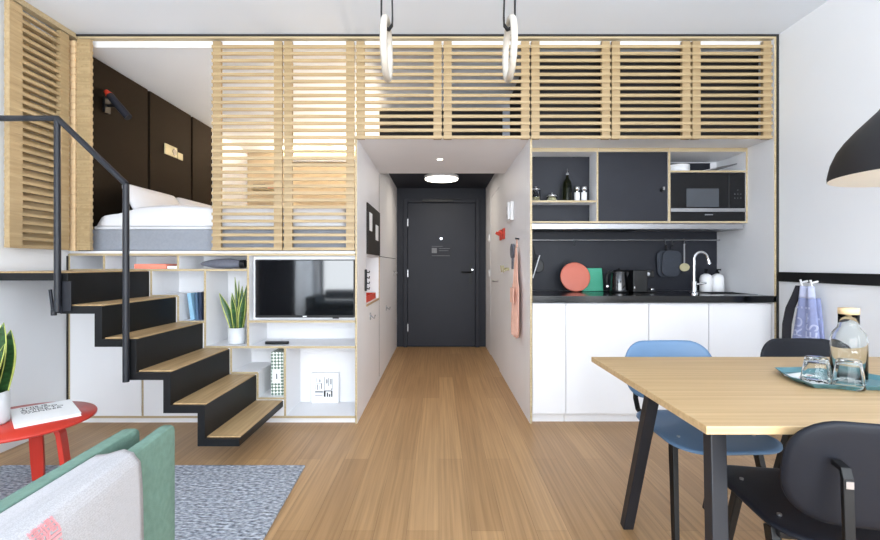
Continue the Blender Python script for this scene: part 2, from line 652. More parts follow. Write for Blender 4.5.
# hallway
yb0, yb1 = 3.57, 4.34
w = MB()
w.box(HL - .015, HL, FY, yb0, 0, HS, 0, 1)
w.box(HL - .015, HL, yb0, yb1, 0, .81).box(HL - .015, HL, yb0, yb1, 1.22, HS)
w.box(HL - .015, HL, yb1, YF, 0, 2.2)
struct('wall_hall_left', w, [M['hall'], M['ply']])
w = MB()
w.box(HR, HR + .016, FY, 4.80, 0, HS, 0, 1).box(HR, HR + .016, 4.80, 5.62, 1.98, 2.2).box(HR, HR + .016, 4.41, 4.80, HS, 2.2).box(HR, HR + .016, 5.62, YF, 0, 2.2)
struct('wall_hall_right', w, [M['hall'], M['ply']])
struct('ceiling_hall', MB().box(HL - .015, HR + .016, FY, 4.4, HS, HS + .016, 0, 1), [M['hall'], M['ply']])
struct('ceiling_entry', MB().box(HL - .015, HR + .016, 4.40, YF, 2.2, 2.25).box(HL - .015, HR + .016, 4.40, 4.42, HS + .016, 2.2), M['doorframe'])
struct('wall_entry', MB().box(HL - .015, HR + .016, YF, YF + .1, 0, 2.2), M['doorframe'])
struct('floor_loft', MB().box(XL, HL - .02, FY + .025, YF, 1.207, 1.236), M['white'])
struct('ceiling_kitchen', MB().box(HR + .016, 2.38, FY, 3.83, HS, HS + .016, 0, 1), [M['white'], M['ply']])
struct('wall_kitchen', MB().box(HR + .016, 2.38, 3.83, 3.88, 0, HS), M['white'])

# entrance door
d = tag(MB().box(-.43, .50, YF - .03, YF, .005, 1.99).build('door_1', M['door'], bevel=.003), 'charcoal entrance door at the end of the hallway', 'door')
d['kind'] = 'structure'
MB().box(-.49, -.435, YF - .045, YF, 0, 2.045).box(.505, .56, YF - .045, YF, 0, 2.045).box(-.435, .505, YF - .045, YF, 1.995, 2.045).build('door_frame', M['doorframe'], parent=d, bevel=.003)
h = MB().box(.415, .455, YF - .04, YF - .03, .87, 1.15).build('handle_plate', M['black'], parent=d, bevel=.003)
MB().tube([(.435, YF - .04, 1.035), (.435, YF - .085, 1.035), (.31, YF - .085, 1.035)], .011).build('lever', M['black'], parent=h)
MB().tube([(.46, YF - .03, 1.07), (.46, YF - .045, 1.07)], .014, 16).build('lock_cylinder', M['chrome'], parent=d)
for z in (.27, 1.02, 1.72):
    MB().box(-.437, -.423, YF - .05, YF - .03, z - .05, z + .05).build('hinge', M['inox'], parent=d)
MB().tube([(.03, YF - .03, 1.50), (.03, YF - .042, 1.50)], .016, 16).build('peephole', M['chrome'], parent=d)
solo('door_closer', MB().box(-.23, .2, YF - .085, YF - .046, 2.0, 2.04).box(-.05, .3, YF - .10, YF - .088, 2.03, 2.04), M['black'],
     'black door closer bar fixed above the charcoal entrance door', 'door closer', (0, YF - .06, 2.0), bevel=.004)
t = thing('door_sign', 'dark escape-plan card fixed below the peephole of the entrance door', 'sign', (.03, YF - .034, 1.24))
MB().box(-.12, .175, YF - .036, YF - .0305, 1.235, 1.42).build('card', M['doorframe'], t)
q = MB()
for x0, x1, z0, z1 in ((-.10, .05, 1.39, 1.395), (-.10, -.03, 1.30, 1.37), (0, .15, 1.36, 1.365), (0, .13, 1.33, 1.335), (-.1, .15, 1.26, 1.265)):
    q.box(x0, x1, YF - .0375, YF - .036, z0, z1)
q.build('printed_plan', M['inkgrey'], t)

# bathroom door in the right hallway wall
d = MB().box(HR + .002, HR + .016, 4.805, 5.615, .01, 1.975).build('door_2', M['hall'], bevel=.002)
d['kind'] = 'structure'
MB().tube([(HR, 4.9, .955), (HR - .045, 4.9, .955), (HR - .045, 5.0, .955)], .009).build('handle', M['inox'], parent=d)

# ------------------------------------------------------------------ storage unit under the bed
t = thing('storage_unit', 'white stepped cubby storage unit with plywood edges under the bed', 'storage unit', (fx(212), FY + .2, 0))
pt = .016
yb = FY + .33
bd = MB()
def H(x0, x1, y): bd.box(fx(x0), fx(x1), FY, yb, fz(y) - pt / 2, fz(y) + pt / 2, 0, 1)
def V(x, y0, y1): bd.box(fx(x) - pt / 2, fx(x) + pt / 2, FY + .0005, yb, fz(y1), fz(y0), 0, 1)
for a in ((69, 356, 254.5), (69, 249, 270), (150, 178, 296), (177, 205, 322), (204, 356, 347.2), (248, 356, 321.5), (231, 258, 373), (257, 285, 398.5), (69, 356, 417)):
    H(*a)
for a in ((69, 254, 417), (104, 254, 270), (151, 270, 296), (178, 254, 270), (178, 296, 322), (205, 270, 347), (248, 254, 347), (231, 347, 373), (257.5, 373, 399), (285, 347, 417)):
    V(*a)
bd.build('carcass', [M['white'], M['ply']], t)
MB().box(fx(69), fx(356), yb, yb + .012, .05, 1.206).build('back_panel', M['white'], t)
MB().box(fx(69), fx(356), FY + .03, FY + .045, 0, .049).build('plinth', M['white'], t)
MB().box(fx(70), fx(141.3), FY, FY + .018, fz(416), fz(271)).build('door', M['white'], t, bevel=.002)
MB().box(fx(141.7), fx(143.2), FY + .001, FY + .02, fz(416), fz(271)).build('door_edge', M['ply'], t)
pts = [(143.6, 416), (143.6, 271), (150, 271), (150, 297), (177, 297), (177, 323), (204, 323), (204, 348), (230, 348), (230, 374), (256.5, 374), (256.5, 399.5), (284, 399.5), (284, 416)]
MB().prism([(fx(a), fz(b)) for a, b in pts], 1, FY, FY + .018).build('stair_panel', M['white'], t)
MB().box(fx(250), fx(355), FY + .06, FY + .075, fz(320.5), fz(256)).build('tv_panel', M['white'], t)

# ------------------------------------------------------------------ staircase
t = thing('staircase', 'black folded-steel staircase with oak treads rising to the loft bed', 'staircase', (fx(212), 2.84, 0))
zs = [1.09 - .1845 * k for k in range(6)]
xs = [-2.066 + .191 * k for k in range(6)]
th = .042
top, bot = [(XL + .004, zs[0])], [(XL + .004, zs[0] - th)]
for k in range(6):
    top.append((xs[k], zs[k]))
    if k < 5:
        top.append((xs[k], zs[k + 1]))
        bot += [(xs[k] - th, zs[k] - th), (xs[k] - th, zs[k + 1] - th)]
bot.append((xs[5], zs[5] - th))
sy0, sy1 = 2.475, FY - .006
MB().prism(top + bot[::-1], 1, sy0, sy1).build('folded_plate', M['steel_black'], t, bevel=.002)
for k in range(6):
    x0 = XL + .01 if k == 0 else xs[k - 1] + .001
    MB().box(x0, xs[k] - .004, sy0 + .022, sy1 - .012, zs[k], zs[k] + .007).build('tread', M['tread'], t, bevel=.001)
r0 = 2.455
pA, pB = (-2.105, r0), (-1.727, r0)
for (x, y), z0, z1 in ((pA, .876, 1.946), (pB, .49, 1.582)):
    MB().tube([(x, y, z0), (x, y, z1)], .0165, 12).build('post', M['rail_black'], t)
MB().tube([(XL + .002, r0, 1.944), (-2.105, r0, 1.944), (-1.727, r0, 1.582)], .0165, 12).build('handrail', M['rail_black'], t)
q = MB().box(-2.088, -2.04, sy0 - .010, sy0 - .001, .88, 1.045).box(-2.13, -2.088, sy0 - .012, sy0 - .001, .868, .905)
q.bar((-2.145, r0, 1.0), (-2.128, r0, .865), .014, .012).tube([(-2.125, r0, .857), (-2.125, r0, .89)], .014, 10)
q.build('post_bracket', M['rail_black'], t, bevel=.002)

# ------------------------------------------------------------------ slatted screens
PITCH, SH = .0496, .0205
def screen(x0, x1, nz, label, ztop=2.735):
    t = thing('slatted_screen', label, 'slatted screen', ((x0 + x1) / 2, FY, ztop - nz * PITCH), 'slatted wooden screens of the loft front')
    sw = .068
    a = MB()
    for i in range(nz):
        z = ztop - .012 - (i + 1) * PITCH + .004
        a.box(x0, x1, FY - .022, FY - .008, z, z + SH)
    a.build('slats', M['slat'], t)
    for xa, xb in ((x0, x0 + sw), (x1 - sw, x1)):
        b = MB()
        for i in range(nz):
            z = ztop - .012 - (i + 1) * PITCH + .004
            b.box(xa + .006, xb - .005, FY - .0155, FY - .004, z + SH, z + PITCH)
        b.box(xa + .006, xb - .006, FY - .004, FY + .012, ztop - nz * PITCH - .008, ztop - .004)
        b.build('stile', M['block'], t)
    return t

screen(fx(213), fx(283.3), 30, 'tall slatted wooden screen beside the bed opening')
screen(fx(284), fx(355.2), 30, 'tall slatted wooden screen directly above the television')
screen(fx(356), fx(442.2), 14, 'short slatted screen over hallway, behind the gym ring nearer the stairs')
screen(fx(442.9), fx(529.6), 14, 'short slatted screen over hallway, behind the gym ring nearer the kitchen')
screen(fx(530.3), fx(609.8), 14, 'short slatted screen above the open jar shelf of the kitchen')
screen(fx(610.4), fx(690), 14, 'short slatted screen above the charcoal kitchen cupboard door')
screen(fx(690.6), fx(770.5), 14, 'short slatted screen above the microwave, next to the white wall')

# the screen folded back along the left wall
t = thing('slatted_screen', 'tall slatted screen folded back against the side wall behind the handrail', 'slatted screen', (-2.58, 2.9, 1.22), 'slatted wooden screens of the loft front')
sx0, sx1, ya, ybb = -2.60, -2.566, 2.66, FY - .09
a, b1, b2, b3 = MB(), MB(), MB(), MB()
ztop = 2.735
for i in range(30):
    z = ztop - .012 - (i + 1) * PITCH + .004
    a.box(sx0, sx1, ya, ybb, z, z + SH)
    b1.box(sx0 + .001, sx1 - .002, ya + .0005, ya + .085, z + SH, z + PITCH)
    b2.box(sx0 + .001, sx1 - .002, ybb - .07, ybb - .0005, z + SH, z + PITCH)
    a.box(-2.550, -2.455, FY - .05, FY - .02, z, z + SH)
    b3.box(-2.549, -2.458, FY - .047, FY - .022, z + SH, z + PITCH)
c_ = MB()
for i in range(29):
    z = ztop - .012 - (i + 1.5) * PITCH + .004
    c_.box(-2.645, -2.618, ya + .13, ybb - .01, z - .006, z + SH + .006)
for y_ in (ya + .13, ybb - .07):
    c_.box(-2.646, -2.617, y_, y_ + .06, ztop - 30 * PITCH, ztop - .05)
c_.build('folded_leaf', M['slat_y'], t)
a.build('slats', M['slat_y'], t)
b1.build('stile', M['slat_y'], t)
b2.build('stile', M['slat_y'], t)
b3.build('corner_stile', M['slat'], t)
q = MB()
for i in range(30):
    z = ztop - .012 - (i + 1) * PITCH + .004
    q.box(-2.60, -2.553, FY - .058, FY - .03, z - .004, z + SH + .008)
q.box(-2.60, -2.56, FY - .05, FY - .035, ztop - 30 * PITCH, ztop - .02)
q.build('hinge_stile', M['cork'], t)
solo('screen_track', MB().box(-2.615, -2.565, 2.55, FY - .022, 2.737, 2.752).box(-2.602, -2.570, 2.56, FY - .03, 2.752, ZC - .001), M['ply'],
     'plywood top track running along the side wall above the folded screen', 'screen track', (-2.59, 2.85, 2.737))

# ------------------------------------------------------------------ loft bed area
t = thing('wardrobe', 'dark brown panelled wardrobe wall beside the loft bed', 'wardrobe', (-2.63, 4.4, 1.237))
ys = [FY + .04, 3.97, 4.66, 5.1]
MB().box(XL + .001, -2.615, ys[0], ys[-1], 1.237, 2.70).build('carcass', M['gap'], t)
for i in range(3):
    MB().box(-2.613, -2.59, ys[i] + (.02 if i else 0), ys[i + 1] - .012, 1.24, 2.695).build('door', M['brown'], t, bevel=.002)
t = thing('bed', 'grey upholstered loft bed under white duvet', 'bed', (-1.55, 4.2, 1.237))
MB().box(-2.55, -.63, FY + .06, 5.0, 1.238, 1.395).build('bed_base', M['bedgrey'], t, bevel=.012)
MB().box(-2.53, -.65, FY + .08, 4.98, 1.395, 1.42).build('mattress', M['linen'], t, bevel=.01)


def duvet_f(u, v):
    x = -2.50 + 1.84 * u
    y = FY + .07 + 1.75 * v
    e = min(u * 1.84, (1 - u) * 1.84) / .10
    g = min(v * 1.75, (1 - v) * 1.75) / .09
    k = (1 - (1 - min(1, e)) ** 2) ** .5 * (1 - (1 - min(1, g)) ** 2) ** .5
    hgt = .105 + .05 * max(0, min(1, (x + 2.38) / .15)) + .012 * math.sin(9 * x + 3 * y) * math.sin(5 * y)
    return (x, y - .05 * k * (v < .04), 1.421 + hgt * k)


q = MB().grid(duvet_f, 60, 50)
q.grid(lambda u, v: (-2.50 + 1.84 * u, FY + .07 + 1.75 * v, 1.421), 2, 2)
solo('duvet', q, M['linen'], 'puffy white duvet spread on the grey loft bed', 'duvet', (-1.5, 4.1, 1.421))


def pillow(y0, y1, label):
    L, Hh = y1 - y0, .25
    out = densify(rrect(-L / 2, L / 2, -Hh / 2, Hh / 2, .05, 4), .05)
    def mp(a, b, h):
        k = (b + Hh / 2) / Hh
        return Vector((-2.385 - .12 * k + h * .9, (y0 + y1) / 2 + a, 1.665 + b * .93 + h * .25))
    q = MB().pad(out, mp, .15, prof=lambda t: max(.02, (1 - t ** 3)) ** .6, rings=(.2, .4, .6, .75, .87, .95, 1))
    solo('pillow', q, M['linen'], label, 'pillow', (-2.4, (y0 + y1) / 2, 1.45), 'white pillows against the brown wardrobe')


pillow(3.50, 4.20, 'white pillow leaning on the brown wardrobe, nearest the handrail')
pillow(4.22, 4.92, 'white pillow leaning on the brown wardrobe, partly behind another pillow')

t = thing('reading_lamp', 'black tubular reading lamp with red tip on the brown wardrobe', 'lamp', (-2.58, 3.45, 2.37))
MB().box(-2.589, -2.567, 3.42, 3.48, 2.31, 2.43).build('wall_mount', M['black'], t, bevel=.004)
MB().tube([(-2.567, 3.45, 2.37), (-2.50, 3.45, 2.37)], .012).build('arm', M['black'], t)
MB().tube([(-2.545, 3.44, 2.445), (-2.40, 3.44, 2.275)], .028, 14).build('lamp_tube', M['char'], t)
MB().tube([(-2.575, 3.44, 2.48), (-2.547, 3.44, 2.447)], [.016, .028], 14).build('red_tip', M['red2'], t)
t = thing('socket_plate', 'beige double socket plate on the brown wardrobe above the pillows', 'socket', (-2.588, 4.3, 2.23))
MB().box(-2.589, -2.578, 4.19, 4.385, 2.185, 2.285).build('plate', M['khaki'], t, bevel=.002)
MB().tube([(-2.58, 4.34, 2.235), (-2.575, 4.34, 2.235)], .032, 16).build('socket', M['black'], t)
MB().box(-2.589, -2.58, 4.40, 4.485, 2.185, 2.25).build('switch', M['khaki'], t, bevel=.002)

t = thing('book_ledge', 'small wooden ledge high on the loft rear wall seen between slats', 'shelf', (-2.35, YF - .06, 2.17))
MB().box(-2.56, -2.2, YF - .12, YF - .001, 2.165, 2.18).build('ledge', M['ply'], t)
solo('book', MB().box(-2.54, -2.38, YF - .1, YF - .02, 2.181, 2.24), M['ink'], 'black book lying on the high ledge in the loft', 'book', (-2.46, YF - .06, 2.181), bevel=.003)
solo('book', MB().box(-2.34, -2.23, YF - .1, YF - .02, 2.181, 2.235), M['red2'], 'red book lying on the high ledge in the loft', 'book', (-2.28, YF - .06, 2.181), bevel=.003)
t = thing('led_strip', 'warm LED strip glowing along the top of the loft rear wall', 'light', (-1.4, YF - .04, 2.56))
MB().box(-2.2, -.65, YF - .05, YF - .002, 2.56, 2.595).build('channel', M['inox'], t)
MB().box(-2.19, -.66, YF - .048, YF - .004, 2.5955, 2.605).build('diffuser', M['led'], t)
t = thing('led_strip', 'added unseen fill-light strip along the partition at the foot end of the loft bed', 'light', (-.62, 4.6, 1.70))  # added out of view to dress the fill lamp warming the loft ceiling
MB().box(-.640, -.6015, 3.7, 5.6, 1.70, 1.735).build('channel', M['inox'], t)
MB().box(-.638, -.604, 3.702, 5.598, 1.7355, 1.74).build('diffuser', M['led'], t)

# dark boxes behind the short screens
t = thing('storage_cabinet', 'dark brown loft cupboard seen between slats above the hallway', 'cabinet', (0, 4.6, 2.26))
MB().box(-.60, .64, 4.48, 5.3, 2.26, 2.70).build('carcass', M['darkbrown'], t)
for x0, x1 in ((-.598, .018), (.022, .638)):
    MB().box(x0, x1, 4.462, 4.479, 2.262, 2.69).build('door', M['darkbrown'], t, bevel=.002)
t = thing('storage_cabinet', 'dark brown loft cupboards seen between slats above the kitchen', 'cabinet', (1.5, 3.5, 2.06))
MB().box(.668, 2.379, 3.33, 4.2, 2.06, 2.70).build('carcass', M['darkbrown'], t)
for i in range(3):
    x0 = .668 + i * .571
    MB().box(x0 + .002, x0 + .567, 3.31, 3.329, 2.062, 2.695).build('door', M['darkbrown'], t, bevel=.002)

# ------------------------------------------------------------------ television and things in the cubbies
t = thing('television', 'flat black television mounted in the white niche beside the hallway', 'television', (fx(304), FY + .04, fz(318)))
MB().box(fx(254), fx(354), FY + .018, FY + .058, fz(318), fz(259.5)).build('housing', M['black'], t, bevel=.004)
MB().box(fx(255), fx(353), FY + .0155, FY + .0175, fz(315.5), fz(260.5)).build('screen', M['gloss'], t)
MB().box(fx(302), fx(306), FY + .0165, FY + .0178, fz(317.2), fz(316.2)).build('badge', M['white_p'], t)
MB().box(fx(332), fx(338), FY + .02, FY + .03, fz(319), fz(318)).build('sensor', M['black'], t)
q = MB().pad(densify(rrect(fx(261), fx(285), 0, .04, .015, 4), .02), lambda a, b, h: Vector((a, FY + .06 + b, fz(347.2) + .019 + h)), .018)
t = solo('remote_control', q, M['black'], 'slim black remote control lying in the long cubby below the television', 'remote control', (fx(276), FY + .08, fz(347.2) + .009))
qk = MB()
for i in range(7):
    qk.tube([(fx(263) + i * .02, FY + .08, fz(347.2) + .0275), (fx(263) + i * .02, FY + .08, fz(347.2) + .031)], .005, 8)
k = qk.build('button', M['inkgrey'], t, None)
k.location = (0, 0, 0)

zt = fz(270) + pt / 2 + .001
t = thing('pouch', 'grey tapered felt pouch with dark end in the top cubby', 'pouch', (fx(222, FY + .09), FY + .09, zt))
n = 20
pr, pp = [], []
for i in range(n + 1):
    u = i / n
    pp.append((fx(201, FY + .09) + (fx(241, FY + .09) - fx(201, FY + .09)) * u, FY + .09, zt + .037))
    pr.append(.005 + .032 * math.sin(PI * min(1, u ** .75 * .62 + .02)) if u < .75 else .005 + .032 * math.sin(PI * .62 * .75 ** .75 + .02) - (u - .75) * .05)
MB().tube(pp, pr, 20).build('body', M['pouch'], t)
MB().tube([(fx(240.5, FY + .09), FY + .09, zt + .034), (fx(245.6, FY + .09), FY + .09, zt + .034)], .030, 18).build('dark_end', M['black'], t)
solo('book', MB().box(fx(132), fx(164), FY + .02, FY + .26, zt, zt + .035), M['salmon'], 'salmon book lying flat in the top cubby behind the handrail', 'book', (fx(148), FY + .1, zt), bevel=.004)
solo('magazine', MB().box(fx(164.5), fx(176), FY + .03, FY + .24, zt, zt + .02), M['paper'], 'thin white magazine lying beside the salmon book', 'magazine', (fx(170), FY + .1, zt), bevel=.003)


def shelf_book(x, w, h, lean, mname, label):
    z = fz(322) + pt / 2 + .001
    t = thing('book', label, 'book', (x, FY + .04, z), 'blue books in the stepped cubby')
    MB().box(x, x + w, FY + .03, FY + .2, z, z + h).build('cover', mname, t, bevel=.002)
    MB().box(x + .002, x + w - .002, FY + .034, FY + .199, z + .002, z + h + .0006).build('page_block', M['paper'], t)
    t.rotation_euler.y = lean
    return t


shelf_book(fx(190.5, FY + .03), .029, .195, -.14, M['bookblue'], 'pale blue book leaning at the end of the blue books')
shelf_book(fx(192.2, FY + .03) + .03, .016, .2, -.06, M['bookteal'], 'slate blue thin book between the pale blue and navy books')
shelf_book(fx(194.0, FY + .03) + .035, .018, .202, 0, M['booknavy'], 'navy book standing against the cubby side')

t = thing('box_file', 'upright box with green-black dashes and white label beside the lowest steps', 'box file', (fx(277), FY + .1, fz(398.5) + .009))
z0 = fz(398.5) + pt / 2 + .001
MB().box(fx(268.6), fx(281.5), FY + .04, FY + .28, z0, z0 + .315).build('body', M['dash'], t, bevel=.004)
MB().box(fx(281.5) + .0005, fx(283.5) - .001, FY + .045, FY + .275, z0, z0 + .31).build('side', M['sage'], t)
MB().box(fx(270.4), fx(278.5), FY + .037, FY + .0395, z0 + .09, z0 + .19).build('paper_label', M['paper'], t)
MB().box(fx(274), fx(275.5), FY + .0355, FY + .0369, z0 + .12, z0 + .16).build('monogram', M['inkgrey'], t)

# framed print leaning in the big cubby
z0 = fz(417) + pt / 2 + .001
t = thing('framed_print', 'white frame with black-and-white print leaning in the large cubby', 'picture', (fx(325, FY + .3), FY + .3, z0))
yfr = FY + .285
xa, xb, za, zb = fx(311.3, yfr), fx(338.6, yfr), z0, z0 + .235
MB().box(xa, xb, yfr, yfr + .025, za, zb).build('frame', M['white_p'], t, bevel=.003)
MB().box(xa + .012, xb - .012, yfr - .003, yfr - .0005, za + .012, zb - .012).build('mat', M['paper'], t)
q, q2 = MB(), MB()
W_, H_ = xb - xa, zb - za
random.seed(3)
for u0, u1, v0, v1 in ((.14, .42, .25, .27), (.14, .43, .36, .41), (.15, .4, .66, .67), (.47, .49, .45, .88), (.15, .16, .45, .62), (.22, .25, .45, .63), (.30, .31, .45, .6), (.36, .4, .48, .66),
                       (.55, .6, .66, .8), (.63, .66, .58, .84), (.7, .74, .63, .82), (.76, .78, .47, .83), (.2, .22, .7, .85), (.3, .34, .7, .8)):
    q.box(xa + u0 * W_, xa + u1 * W_, yfr - .0045, yfr - .0031, za + v0 * H_, za + v1 * H_)
for u0, u1, v0, v1 in ((.46, .78, .40, .43), (.46, .53, .22, .40), (.57, .62, .22, .36), (.65, .7, .22, .31), (.73, .78, .22, .4), (.72, .78, .46, .49)):
    q2.box(xa + u0 * W_, xa + u1 * W_, yfr - .0045, yfr - .0031, za + v0 * H_, za + v1 * H_)
q.build('grey_drawing', M['inkgrey'], t)
q2.build('black_drawing', M['ink'], t)


def snake_plant(c, z, pr, ph, leaves, label):
    t = thing('potted_plant', label, 'plant', (c[0], c[1], z))
    MB().lathe([(0, z), (pr * .9, z), (pr, z + .012), (pr, z + ph), (pr - .008, z + ph), (pr - .008, z + ph - .02)], c, 40).build('pot', M['ceramic'], t)
    MB().lathe([(pr - .008, z + ph - .014), (pr * .5, z + ph - .010), (0, z + ph - .008)], c, 24).build('soil', M['soil'], t)
    for (dx, dy, tx, ty, h, wd, yaw) in leaves:
        q = MB()
        nseg = 12
        vs = []
        for i in range(nseg + 1):
            u = i / nseg
            prof = (.55 + .9 * u - .75 * u * u) * (1 - u ** 3.2) if u < 1 else .0
            wv = wd * 1.3 * prof + .0006
            cx = c[0] + dx + tx * u ** 1.4
            cy = c[1] + dy + ty * u ** 1.4
            cz = z + ph - .015 + h * u
            a = yaw + .5 * (u - .5)
            for s, bulge in ((-1, 0), (-.80, .35), (0, .8), (.80, .35), (1, 0)):
                vs.append((cx + math.cos(a) * wv * s - math.sin(a) * wv * .5 * (bulge - .4),
                           cy + math.sin(a) * wv * s + math.cos(a) * wv * .5 * (bulge - .4), cz))
        fs, ms = [], []
        for i in range(nseg):
            for j in range(4):
                o = i * 5 + j
                fs.append((o, o + 1, o + 6, o + 5))
                ms.append(1 if j in (0, 3) else 0)
        q.add(vs, fs, ms, True)
        q.build('leaf', [M['leaf'], M['leaf_rim']], t, solid=.003)
    return t


zc = fz(347.2) + pt / 2 + .001
snake_plant((fx(236.8, FY + .1), FY + .1), zc, .060, .118, [
    (-.03, 0, -.095, -.01, .27, .028, .1), (-.012, .015, -.04, .02, .27, .022, .3), (-.005, -.01, -.02, -.02, .25, .024, -.2), (.0, .025, -.03, .01, .385, .012, .2),
    (.005, .02, -.012, .03, .36, .012, -.4), (.02, .01, .012, .01, .32, .022, .3), (.03, -.005, .035, -.01, .27, .026, -.1), (.025, .02, .034, .02, .33, .024, .4)],
    'snake plant in pale grey pot standing in the tall cubby by the television')

# ------------------------------------------------------------------ hallway fittings
t = thing('notice_board', 'black notice board on the hallway wall above the niche', 'notice board', (HL + .005, 3.95, 1.23))
MB().box(HL + .001, HL + .012, 3.58, 4.33, 1.225, 1.64).build('board', M['darkbrown'], t, bevel=.002)
for y0, y1, z0, z1 in ((3.66, 3.80, 1.42, 1.57), (4.02, 4.18, 1.36, 1.50)):
    MB().box(HL + .013, HL + .016, y0, y1, z0, z1).build('paper_card', M['paper'], t)
t = thing('niche_box', 'white recessed niche with wooden lip in the hallway wall', 'niche', (HL - .1, 3.95, .81))
q = MB().box(HL - .2, HL - .19, yb0 + .002, yb1 - .002, .812, 1.218).box(HL - .19, HL - .001, yb0 + .002, yb0 + .012, .812, 1.218).box(HL - .19, HL - .001, yb1 - .012, yb1 - .002, .812, 1.218)
q.box(HL - .19, HL - .001, yb0 + .012, yb1 - .012, .812, .822).box(HL - .19, HL - .001, yb0 + .012, yb1 - .012, 1.208, 1.218)
q.build('lining', M['white'], t)
MB().box(HL - .001, HL + .006, yb0, yb1, .80, .815).box(HL - .001, HL + .006, yb1 - .012, yb1, .815, 1.215).build('wooden_lip', M['tread'], t)
solo('key_tray', MB().box(HL - .17, HL - .012, 3.66, 4.2, .823, .835).box(HL - .17, HL - .012, 3.66, 3.67, .835, .875).box(HL - .17, HL - .012, 4.19, 4.2, .835, .875).box(HL - .022, HL - .012, 3.67, 4.19, .835, .875).box(HL - .17, HL - .16, 3.67, 4.19, .835, .875), M['red2'],
     'red key tray lying in the hallway niche', 'tray', (HL - .09, 3.9, .823), bevel=.002)
t = thing('hook_rail', 'narrow black key rail on the hallway wall edge beside the niche', 'key rail', (HL + .01, 3.5, .93))
MB().box(HL + .001, HL + .014, 3.49, 3.54, .93, 1.10).build('back_plate', M['black'], t, bevel=.003)
for i in range(4):
    MB().tube([(HL + .014, 3.515, .95 + i * .043), (HL + .034, 3.515, .945 + i * .043), (HL + .036, 3.515, .96 + i * .043)], .005, 8).build('hook', M['black'], t)
for y, z, lb in ((3.78, .70, 'small steel hook below the hallway niche'), (4.92, .66, 'small steel hook on the hallway cupboard further from the niche'), (5.75, 1.03, 'small pale hook close to the entrance door hinge')):
    t = thing('wall_hook', lb, 'hook', (HL + .005, y, z))
    MB().box(HL + .001, HL + .006, y - .018, y + .018, z - .03, z + .03).build('back_plate', M['inox'], t, bevel=.002)
    MB().tube([(HL + .006, y, z + .01), (HL + .035, y, z - .02), (HL + .045, y, z + .012)], .006, 8).build('hook', M['inox'], t)
w = MB().box(HL + .0005, HL + .002, yb1 + .004, YF - .2, 1.216, 1.222).box(HL + .0005, HL + .002, yb1 + .002, yb1 + .008, .05, HS - .02)
struct('trim_7', w, M['gap'])
# downlight and disc lamp
t = thing('downlight', 'small recessed downlight in the hallway entrance ceiling', 'downlight', (.008, 3.80, HS))
MB().lathe([(.034, HS - .0005), (.034, HS - .005), (.024, HS - .006)], (.008, 3.80), 24).build('trim_ring', M['white_p'], t)
MB().lathe([(.022, HS - .0062), (0, HS - .0064)], (.008, 3.80), 20).build('lens', M['spot'], t)
t = thing('ceiling_lamp', 'round flat white ceiling lamp in the dark entry', 'lamp', (.03, 5.3, 2.2))
MB().lathe([(.19, 2.199), (.205, 2.19), (.205, 2.165), (.2, 2.16)], (.03, 5.3), 40).build('housing', M['white_p'], t)
MB().lathe([(.199, 2.162), (.19, 2.15), (0, 2.146)], (.03, 5.3), 40).build('diffuser', M['disc'], t)
# right hallway wall
t = thing('wall_phone', 'white wall phone with a grey handset on the hallway wall', 'phone', (HR - .02, 3.98, 1.52))
MB().box(HR - .03, HR - .001, 3.86, 4.10, 1.525, 1.69).build('body', M['white_p'], t, bevel=.006)
MB().box(HR - .05, HR - .031, 3.88, 3.94, 1.535, 1.685).build('handset', M['white_p'], t, bevel=.008)
for z in (1.56, 1.63):
    MB().box(HR - .034, HR - .0305, 3.97, 4.05, z, z + .035).build('button_panel', M['pouch'], t)
for y, lb in ((4.42, 'red peg on hallway wall, nearer the phone'), (4.62, 'red peg on hallway wall, nearer the entrance door')):
    t = thing('wall_peg', lb, 'peg', (HR - .02, y, 1.45), 'red pegs on the hallway wall')
    q = MB().box(HR - .02, HR - .001, y - .05, y + .05, 1.39, 1.50)
    q.build('plate', M['red2'], t, bevel=.01)
    MB().tube([(HR - .02, y, 1.45), (HR - .06, y, 1.47)], .016, 12).build('peg', M['red2'], t)
t = thing('wall_hook', 'khaki wooden double hook on the hallway wall behind the apron', 'hook', (HR - .02, 4.2, 1.09))
MB().box(HR - .014, HR - .001, 4.1, 4.3, 1.085, 1.11).build('back_plate', M['khaki'], t, bevel=.004)
for y in (4.13, 4.27):
    MB().tube([(HR - .014, y, 1.10), (HR - .05, y, 1.07), (HR - .055, y, 1.13)], .009, 8).build('hook', M['khaki'], t)
for z, lb in ((1.48, 'white light switch beside the entrance door, the upper one'), (1.03, 'white light switch beside the entrance door, the lower one')):
    t = thing('light_switch', lb, 'switch', (HR - .005, 5.72, z), 'light switches by the entrance door')
    MB().box(HR - .012, HR - .001, 5.68, 5.77, z - .045, z + .045).build('plate', M['white_p'], t, bevel=.003)
    MB().box(HR - .017, HR - .0125, 5.695, 5.755, z - .03, z + .03).build('rocker', M['white_p'], t, bevel=.002)
t = thing('clothes_brush', 'grey oval brush hanging above the pink apron', 'brush', (HR - .02, 3.78, 1.2))
q = MB().pad([(math.cos(a) * .075, math.sin(a) * .062) for a in [2 * PI * i / 24 for i in range(24)]], lambda a, b, h: Vector((HR - .022 + h, 3.80 + a, 1.255 + b)), .02)
q.build('brush_back', M['pouch'], t)
MB().bar((HR - .022, 3.80, 1.20), (HR - .022, 3.80, 1.10), .03, .016, side=(0, 1, 0)).build('handle', M['pouch'], t, bevel=.004)
t = thing('apron', 'pink linen apron hanging on the hallway wall beside the kitchen', 'apron', (HR - .03, 3.60, .55))
out = []
